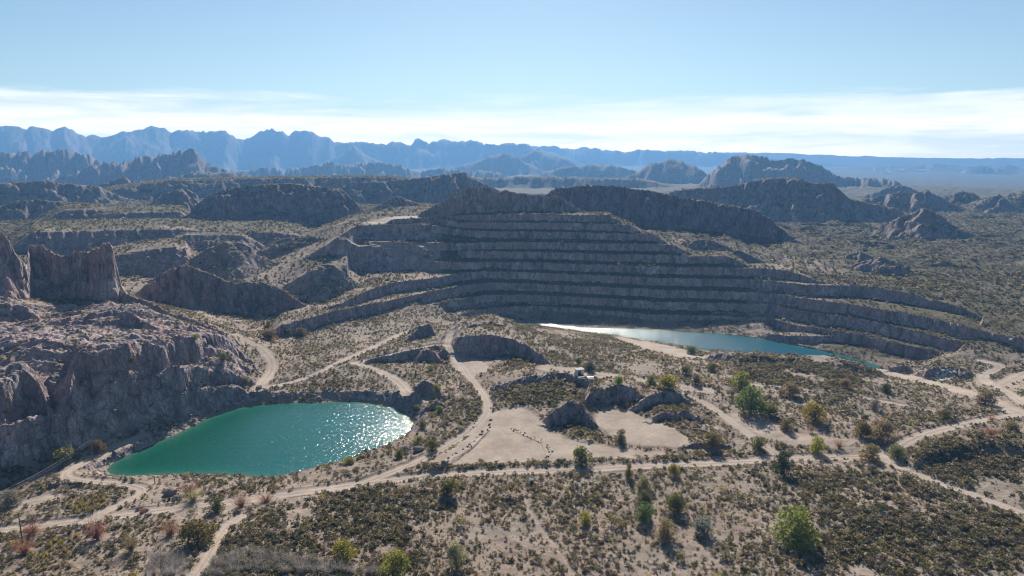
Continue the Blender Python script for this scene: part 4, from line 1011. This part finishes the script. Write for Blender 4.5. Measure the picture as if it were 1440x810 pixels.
def density(x, y):
    d = .66+1.45*fbm(x/20, y/20, 4, 81)+.5*fbm(x/5.5, y/5.5, 2, 87); dk = np.clip(.35+.4*fbm(x/40, y/40, 2, 83), 0, 1)
    for P, f, k in ZP:
        s = 1-sstep(-3, 3, poly_sd(x, y, P)+2.5*fbm(x/7, y/7, 2, 85)); d = d*(1+(f-1)*s); dk = dk*(1-s)+k*s
    return np.clip(d, .05, None), dk
def scatter(n, r0, r1, aw, r, power=1.):
    u = r.random(n); rr = np.sqrt(r0*r0+(r1*r1-r0*r0)*u); a = (r.random(n)*2-1)*aw
    x = rr*np.sin(a); y = rr*np.cos(a)
    block = sample(np.maximum(np.maximum(ROAD, BARE), WATER.astype(np.float32)), x, y); rk = sample(ROCK, x, y); sl = sample(SLOPE, x, y); sh = sample(SHORE, x, y)
    d, dk = density(x, y)
    keep = (block < .25) & (r.random(n) < np.clip(d/3.2, 0, 1)*(1-.85*np.clip(rk*1.6, 0, 1))*(1-.75*sstep(.7, 1.4, sl))*(1-.5*sh))
    x, y, dk = x[keep], y[keep], dk[keep]
    return x, y, sample(Z, x, y), dk
TONES = np.array([(.105, .098, .050), (.175, .155, .065), (.205, .155, .09), (.25, .21, .155), (.32, .265, .13)])
def tones(dk, r):
    n = len(dk); u = np.clip(r.random(n)*.95 + .28*(.5-dk), 0, .999)
    k = np.minimum((u**1.05*5).astype(int), 4); c = TONES[k]*(.75+.5*r.random((n, 1))); return c, k
def far_from_placed(x, y, pad):
    ok = np.ones(len(x), bool)
    for q in PLACED: ok &= np.hypot(x-q[0], y-q[1]) > q[2]*.8+pad
    return ok
r = np.random.default_rng(21)
sx, sy, sz, sd_ = scatter(9000, 112, 250, radians(41), r)
ok = far_from_placed(sx, sy, 1.0); sx, sy, sz, sd_ = sx[ok], sy[ok], sz[ok], sd_[ok]
chosen = []
for k in range(len(sx)):
    if all((sx[k]-sx[c])**2+(sy[k]-sy[c])**2 > 20 for c in chosen): chosen.append(k)
    if len(chosen) >= 230: break
MARKS = [(818,645,'the lone clearing tree'),(1116,745,'the largest bright green tree'),(1098,650,'the dark tree at the road edge'),(1056,565,'the tall leafy green tree'),
 (1236,605,'the pale yellow round tree'),(1236,640,'the road junction'),(905,715,'the row of three trees'),(953,705,'the broad olive tree'),(553,790,'the tree cut off below'),
 (482,775,'the tree at the grey thicket'),(630,685,'the olive tree below the main road'),(745,680,'the white topped sign'),(780,760,'the narrow footpath'),(700,790,'the tall pale tree'),
 (185,765,'the long shadowed shrub'),(280,750,'the big dark rounded bush'),(400,690,'the bend of the main road'),(600,630,'the yellow trees behind the lake'),(650,600,'the curved track'),
 (815,590,'the rock knob'),(860,555,'the curved cutting'),(940,600,'the second clearing'),(815,522,'the white hut'),(690,490,'the long rock cutting'),(1040,600,'the diagonal footpath'),(1340,660,'the dark scrub hillock'),
 (1380,570,'the wide gravel road'),(1140,520,'the dark mound by the water'),(470,510,'the left gravel track'),(1300,740,'the right corner scrub'),(1010,770,'the greyish thin tree'),(450,740,'the dark slope on the left'),(90,700,'the small pit'),(330,690,'the lake bank')]
mk = [(hit(a, b), ph) for a, b, ph in MARKS]; seen = {}
cols, tk = tones(sd_[chosen], r); TN = ['dark', 'olive', 'brown', 'grey brown', 'straw']; info = []
for n_, c in enumerate(chosen):
    x, y = sx[c], sy[c]; ds = [math.hypot(x-m[0][0], y-m[0][1]) for m in mk]; b = int(np.argmin(ds)); m = mk[b]
    dx, dy = x-m[0][0], y-m[0][1]; dr = ('right of' if dx > 0 else 'left of') if abs(dx) > abs(dy) else ('behind' if dy > 0 else 'in front of')
    info.append((m[1], dr, TN[tk[n_]], ds[b], n_, c))
for key in sorted(set(i[:3] for i in info)):
    grp = sorted([i for i in info if i[:3] == key], key=lambda i: i[3])
    for rank, i in enumerate(grp):
        word = ['', 'second ', 'third ', 'fourth ', 'fifth ', 'sixth ', 'seventh ', 'eighth ', 'ninth ', 'tenth '][min(rank, 9)]
        lab = f'large {key[2]} bush, {word}nearest {key[1]} {key[0]}'
        c = i[5]; s = .95+.75*random.random()
        thing('scrub_bush', SHRUB[i[4] % 6], (sx[c], sy[c], sz[c]-.05), lab, 'bush', 'larger scrub bushes on the valley floor', random.random()*6.28, (s*1.6, s*1.6, s*1.35), tuple(cols[i[4]]*1.15))
        PLACED.append((sx[c], sy[c], s*.6, 0, 0))
print('shrubs', round(time.time()-T0, 1))

def scrub_mesh(name, x, y, z, size, col, protos, r, label, cat='scrub', hs=.85, mat=None):
    n = len(x); k = r.integers(0, len(protos), n); Ts = []; Cs = []
    for j, T in enumerate(protos):
        m = np.where(k == j)[0]
        if not len(m): continue
        a = r.random(len(m))*2*pi; ca_, sa_ = np.cos(a)[:, None, None], np.sin(a)[:, None, None]
        V = T[None]; s = size[m][:, None, None]
        vx = (V[..., 0]*ca_-V[..., 1]*sa_)*s + x[m][:, None, None]; vy = (V[..., 0]*sa_+V[..., 1]*ca_)*s + y[m][:, None, None]
        vz = V[..., 2]*s*hs*(.8+.4*r.random(len(m)))[:, None, None] + z[m][:, None, None]-.03
        Ts.append(np.stack([vx, vy, vz], -1).reshape(-1, 3, 3))
        lum = (.75+.5*r.random((len(m), T.shape[0], 1)))
        Cs.append(np.repeat((col[m][:, None, :]*lum).reshape(-1, 3), 3, axis=0))
    T = np.concatenate(Ts); Cc = np.concatenate(Cs)
    me = tri_mesh(name, T, mat or SCRUB); a = me.attributes.new('tint', 'FLOAT_COLOR', 'POINT')
    a.data.foreach_set('color', np.concatenate([Cc, np.ones((len(Cc), 1))], 1).astype(np.float32).ravel())
    o = link(name, me); o['kind'] = 'stuff'; o['label'] = label; o['category'] = cat; return o
P_NEAR = [shrub_tris(600+k, 44, .13) for k in range(6)]; P_MID = [shrub_tris(620+k, 22, .19) for k in range(5)]; P_FAR = [shrub_tris(640+k, 9, .30) for k in range(5)]
x, y, z, dk = scatter(N_NEAR, 92, 215, radians(52), r); ok = far_from_placed(x, y, .3); x, y, z, dk = x[ok], y[ok], z[ok], dk[ok]
c, k = tones(dk, r); size = (.30+1.15*r.random(len(x))**3.2)*(.85+.55*dk)
scrub_mesh('scrub', x, y, z, size, c, P_NEAR, r, 'low olive and brown scrub covering the stony ground in the near part'); n1 = len(x)
x, y, z, dk = scatter(N_MID, 215, 390, radians(52), r); ok = far_from_placed(x, y, .3); x, y, z, dk = x[ok], y[ok], z[ok], dk[ok]
c, k = tones(dk, r); size = (.5+1.0*r.random(len(x))**2.4)*(.85+.5*dk)
scrub_mesh('scrub', x, y, z, size, c, P_MID, r, 'scrub dotted over the middle ground around the tracks and the cutting'); n2 = len(x)
x, y, z, dk = scatter(N_FAR, 390, 1250, radians(50), r); c, k = tones(dk*.5+.3, r); size = (.8+1.2*r.random(len(x))**2.2)*(1+np.hypot(x, y)/1600); c = c*.75+np.array([[.03, .026, .018]])
scrub_mesh('scrub', x, y, z, size, c, P_FAR, r, 'distant scrub speckling the hills and plains behind the quarry'); n3 = len(x)
# dry yellow grass along the lake road and ledges
def patch_scatter(pts, n, r):
    P = world_poly(pts); lo, hi = P.min(0), P.max(0); q = lo+(hi-lo)*r.random((n, 2)); m = poly_sd(q[:, 0], q[:, 1], P) < 0
    q = q[m]; b = sample(np.maximum(ROAD, WATER.astype(np.float32)), q[:, 0], q[:, 1]) < .3; q = q[b]; return q[:, 0], q[:, 1], sample(Z, q[:, 0], q[:, 1])
xs = [patch_scatter(p, n, r) for p, n in (([(165,618),(195,604),(240,592),(262,592),(255,600),(215,612),(185,625)], 420), ([(95,712),(110,702),(150,698),(155,708),(130,720),(105,722)], 160),
      ([(30,785),(60,762),(110,752),(120,775),(90,806),(40,806)], 120), ([(370,500),(395,488),(410,500),(400,520),(380,520)], 60), ([(240,530),(300,500),(345,505),(340,525),(260,545)], 90), ([(70,722),(150,716),(180,700),(210,690),(212,700),(150,724)], 50))]
x, y, z = (np.concatenate([q[k] for q in xs]) for k in range(3)); c = np.array([(.34, .27, .10)])*(.6+.6*r.random((len(x), 1)))
TT = []
for k in range(3):
    rr_ = np.random.default_rng(700+k); n = 40; a = rr_.random(n)*2*pi; e = .5+rr_.random(n); L = .6+.4*rr_.random(n)
    tip = np.stack([np.cos(a)*np.cos(e)*L, np.sin(a)*np.cos(e)*L, np.sin(e)*L], 1); s = np.stack([-np.sin(a), np.cos(a), 0*a], 1)*.1; TT.append(np.stack([-s, s, tip], 1))
scrub_mesh('dry_grass', x, y, z, .55+.6*r.random(len(x)), c, TT, r, 'dry yellow grass along the lake road and on the ledges of the bluff', 'grass', 1.)
# bare grey thicket along the lower edge
x, y, z = patch_scatter([(288,806),(300,788),(345,778),(420,784),(480,796),(560,806),(560,812),(290,812)], 330, r)
q2 = patch_scatter([(200,812),(215,785),(250,775),(268,795),(262,812)], 90, r); x, y, z = np.concatenate([x, q2[0]]), np.concatenate([y, q2[1]]), np.concatenate([z, q2[2]])
tw = [np.array([v.co[:] for v in me.vertices]).reshape(-1, 3, 3)[:500] for me in BARE_SHRUB]
c = np.array([(.30, .27, .245)])*(.7+.5*r.random((len(x), 1)))
scrub_mesh('thicket', x, y, z, 1.5+1.2*r.random(len(x)), c, tw, r, 'grey leafless thicket along the lower left edge', 'thicket', 1.)
print('scrub', n1, n2, n3, len(x), round(time.time()-T0, 1))

# ------------------------------------------------------------------ stones
def rock_tris(seed, sub=2):
    import bmesh
    bm = bmesh.new(); bmesh.ops.create_icosphere(bm, subdivisions=sub, radius=.5); rr_ = np.random.default_rng(seed)
    pl = rr_.normal(size=(9, 3)); pl /= np.linalg.norm(pl, axis=1, keepdims=True); dd = .30+.16*rr_.random(9)
    for v in bm.verts:
        p = np.array(v.co)
        for n_, d_ in zip(pl, dd):
            s = p@n_-d_
            if s > 0: p = p-n_*s
        v.co = p*[1, 1, .8]+rr_.normal(size=3)*.012
    me = bpy.data.meshes.new('boulder'); bm.to_mesh(me); bm.free(); return me
ROCKS = [rock_tris(800+k) for k in range(5)]
for me in ROCKS: me.materials.append(STONE)
WROCK = rock_tris(820); WROCK.materials.append(WHITE_STONE)
def boulder(px, py, s, label, group=None, me=None):
    q = hit(px, py)
    if q is None: return
    thing('boulder', me or ROCKS[int(px+py) % 5], (q[0], q[1], q[2]+.18*s), label, 'boulder', group, px, (s*1.2, s, s*.9)); PLACED.append((q[0], q[1], s/2, px, py))
for a in [(572,632,2.4,'broad purple grey boulder at the right end of the lake shore'),(588,634,2.8,'largest boulder beside the track behind the lake'),(571,639,1.3,'small pale boulder under the broad purple grey one'),(386,668,1.2,'lone reddish boulder on the near lake shore'),
          (240,694,3.2,'dark slab like boulder on the bank below the lake'),(302,696,1.0,'small dark boulder left of a pair on the lake bank'),(296,693,1.1,'dark boulder of the pair on the lake bank'),(248,702,2.0,'flat grey boulder lying below the dark slab'),
          (196,716,1.3,'pale boulder in the heap between the two tracks'),(205,718,1.6,'white topped boulder in the heap between the two tracks'),(188,713,1.0,'smallest boulder in the heap between the two tracks'),(365,546,2.2,'dark cone shaped boulder beside the gravel road')]: boulder(*a)
boulder(1423,479,2.0,'single white boulder at the foot of the right quarry bench', None, WROCK)
boulder(874,503,1.6,'pale boulder on the scrub slope above the white hut', None, WROCK)
line = smooth_line([(612,655),(640,640),(665,624),(683,605),(692,590)], 2); G = 'stones lining the curved track'
for k in range(26):
    p = line[int(k*(len(line)-1)/25)]; boulder(p[0]+random.uniform(-3, 3), p[1]+random.uniform(-2, 2), random.uniform(.4, .85), 'dark stone in the line along the right side of the curved track', G)
line = smooth_line([(596,664),(618,651),(645,636),(668,618),(678,602)], 2)
for k in range(16):
    p = line[int(k*(len(line)-1)/15)]; boulder(p[0]-8+random.uniform(-3, 3), p[1]-7+random.uniform(-2, 2), random.uniform(.3, .6), 'small stone in the line along the left side of the curved track', 'stones left of the curved track')
for k in range(18):
    px = 690+k*4.4; boulder(px, 574-8*sin(k/17*pi)+random.uniform(-2, 2), random.uniform(.4, .9), 'stone along the upper edge of the pale clearing', 'stones along the upper edge of the clearing')
line = smooth_line([(722,604),(740,611),(762,620),(776,631),(770,645)], 2)
for k in range(30):
    p = line[int(k*(len(line)-1)/29)]; boulder(p[0]+random.uniform(-3, 3), p[1]+random.uniform(-2, 2), random.uniform(.25, .6), 'dark stone in the curved line crossing the pale clearing', 'stones in the line across the clearing')
# loose rubble on banks and cliff feet
def rub(n, r0, r1, a0, a1, r):
    rr = np.sqrt(r0*r0+(r1*r1-r0*r0)*r.random(n)); a = a0+(a1-a0)*r.random(n); x = rr*np.sin(a); y = rr*np.cos(a)
    keep = r.random(n) < np.clip(sample(SHORE, x, y)*.9+sample(ROCK, x, y)*.28, 0, 1)*(sample(WATER.astype(np.float32), x, y) < .4)*(sample(ROAD, x, y) < .2)
    x, y = x[keep], y[keep]; return x, y, sample(Z, x, y)
x, y, z = rub(30000, 150, 300, -radians(40), radians(12), r); x2, y2, z2 = rub(9000, 280, 400, -radians(12), radians(36), r)
x, y, z = np.concatenate([x, x2]), np.concatenate([y, y2]), np.concatenate([z, z2])
m = far_from_placed(x, y, 0); x, y, z = x[m], y[m], z[m]
low = []
for k in range(5):
    me = rock_tris(830+k, 1); low.append(np.array([[me.vertices[i].co[:] for i in p.vertices] for p in me.polygons])); bpy.data.meshes.remove(me)
def stone_mat():
    m_, t = new_mat('loose_stone'); finish(t, t.n('ShaderNodeBsdfPrincipled', {'Base Color': t.attr('tint', 'Color'), 'Roughness': .95, 'Specular IOR Level': .1})); return m_
SM = stone_mat()
c = np.array([(.23, .19, .17)])*(.5+.9*r.random((len(x), 1)))
scrub_mesh('rubble', x, y, z, .35+1.0*r.random(len(x))**3*1.2, c, low, r, 'loose grey rubble on the lake banks and cliff feet', 'rubble', .9, SM)
x, y, z = patch_scatter([(1312,534),(1320,522),(1335,517),(1345,522),(1338,534),(1325,536)], 420, r); c = np.array([(.62, .57, .49)])*(.75+.35*r.random((len(x), 1)))
scrub_mesh('rubble', x, y, z, .6+1.3*r.random(len(x)), c, low, r, 'heap of whitish rubble beside the wide gravel road', 'rubble', .8, SM)
print('stones', round(time.time()-T0, 1))

# ------------------------------------------------------------------ made things
import bmesh
def boxes(name, lst, mat, parent=None, bevel=.02):
    bm = bmesh.new()
    for (cx, cy_, cz_), (sx_, sy_, sz_), *rot in lst:
        g = bmesh.ops.create_cube(bm, size=1.); vs_ = g['verts']
        for v in vs_: v.co = Vector((v.co.x*sx_, v.co.y*sy_, v.co.z*sz_))
        if rot:
            from mathutils import Matrix
            M = Matrix.Rotation(rot[0], 3, rot[1])
            for v in vs_: v.co = M @ v.co
        for v in vs_: v.co += Vector((cx, cy_, cz_))
    if bevel: bmesh.ops.bevel(bm, geom=bm.edges[:], offset=bevel, segments=1, affect='EDGES')
    me = bpy.data.meshes.new(name); bm.to_mesh(me); bm.free(); me.materials.append(mat); return link(name, me, parent)
def tubes(name, lst, mat, parent=None, k=8):
    A = Acc()
    for pts, rad in lst: A.add(*tube_np(pts, rad, k))
    return link(name, A.mesh(name, mat), parent)
# poles and cables beside the lake road
def pole(px, py, hpx, label):
    q = hit(px, py); m = px_scale(q); H_ = hpx*m/cos(math.atan((py-405)/F)+PITCH)
    o = empty('utility_pole', q, label, 'utility pole', 'wooden poles of the power line', .55)
    tubes('post', [([(0, 0, -.4), (0, 0, H_*.5), (0, 0, H_)], [.14, .12, .09])], WOOD, o)
    boxes('crossarm', [((0, 0, H_-.25), (1.7, .12, .14))], WOOD, o)
    for dx in (-.75, 0, .75): tubes('insulator', [([(dx, 0, H_-.18+(.25 if dx == 0 else 0)), (dx, 0, H_-.02+(.25 if dx == 0 else 0))], [.06, .045])], CERAMIC, o)
    c_, s_ = cos(.55), sin(.55)
    return [(q[0]+dx*c_, q[1]+dx*s_, q[2]+H_+.02+(.25 if dx == 0 else 0)) for dx in (-.75, 0, .75)]
pa = pole(131, 648, 27, 'wooden power pole at the foot of the bluff beside the lake road')
pb = pole(-14, 738, 34, 'wooden power pole at the left end of the cables')
pole(131, 714, 19, 'short bare wooden pole in the yellow grass patch')
pole(31, 757, 33, 'thin pole standing at the main road on the far left')
pole(218, 680, 9, 'very short post near the corner of the lake')
for k, (a, b) in enumerate(zip(pa, pb)):
    a, b = np.array(a), np.array(b); pts = [a+(b-a)*u-np.array([0, 0, 1.1*4*u*(1-u)]) for u in np.linspace(0, 1, 15)]
    o = tubes('power_cable', [(pts, [.016]*15)], STEEL, None, 5)
    o['label'] = ['left power cable strung down to the left edge', 'middle power cable strung down to the left edge', 'right power cable strung down to the left edge'][k]; o['category'] = 'cable'; o['group'] = 'cables of the power line'
# small white hut, tables
q = hit(814.5, 527.5); o = empty('hut', q, 'small white hut with a flat overhanging roof beside the dark rounded tree', 'hut', None, .25)
boxes('wall', [((0, .9, 1.1), (2.6, .12, 2.3)), ((-1.24, 0, 1.1), (.12, 1.7, 2.3)), ((1.24, 0, 1.1), (.12, 1.7, 2.3)), ((.75, -.9, 1.1), (.9, .12, 2.3)), ((-1.0, -.9, 1.1), (.4, .12, 2.3)), ((-.25, -.9, 2.05), (1.1, .12, .4))], WHITE, o)
boxes('roof', [((0, -.05, 2.33), (3.2, 2.5, .14))], CONCRETE, o); boxes('door', [((-.25, -.84, .9), (1.05, .05, 1.8))], WOOD, o)
def table(px, py, rz, label, mat):
    q = hit(px, py); o = empty('picnic_table', q, label, 'picnic table', 'picnic tables by the hut', rz)
    boxes('table_top', [((0, 0, .76), (2.4, 1.0, .1))], mat, o)
    for s in (-1, 1): boxes('bench', [((0, s*.95, .44), (2.3, .38, .08)), ((-.8, s*.95, .2), (.15, .3, .4)), ((.8, s*.95, .2), (.15, .3, .4))], mat, o)
    for s in (-1, 1): boxes('leg', [((s*.8, 0, .36), (.2, .7, .72))], CONCRETE, o)
table(830, 533, .1, 'pale picnic table in front of the dark rounded tree', WHITE); table(817, 533, .3, 'pale picnic table in front of the white hut', CONCRETE)
# sign with a pale top near the footpath
q = hit(747.5, 682); o = empty('info_sign', q, 'dark sign post with a white sloping top beside the footpath', 'sign', None, .1)
boxes('panel', [((0, 0, 1.55), (1.0, .7, .07), .5, 'X')], WHITE, o); boxes('post', [((0, .1, .75), (.55, .25, 1.5))], DARK, o)
put_tree(750, 686, 9, 7, 'rust', 's', 'small red shrub growing at the foot of the white topped sign')
# settlement far off in the plain
for k, (px, py, wm, lab) in enumerate([(1294,241.5,62,'longest white building far away on the hazy plain'),(1267,241.5,30,'middle white building far away on the hazy plain'),(1247,241.5,24,'left white building far away on the hazy plain'),(1248,244.5,26,'lower white building in front of the left one far away')]):
    q = hit(px, py)
    if q is None: continue
    o = empty('farm_building', q, lab, 'building', 'white buildings on the far plain')
    boxes('wall', [((0, 0, 4.5), (wm, 26, 11))], WHITE, o, 0); boxes('roof', [((0, -6.6, 11.4), (wm+2, 14.5, .6), .3, 'X'), ((0, 6.6, 11.4), (wm+2, 14.5, .6), -.3, 'X')], WHITE, o, 0)
print('done', round(time.time()-T0, 1))
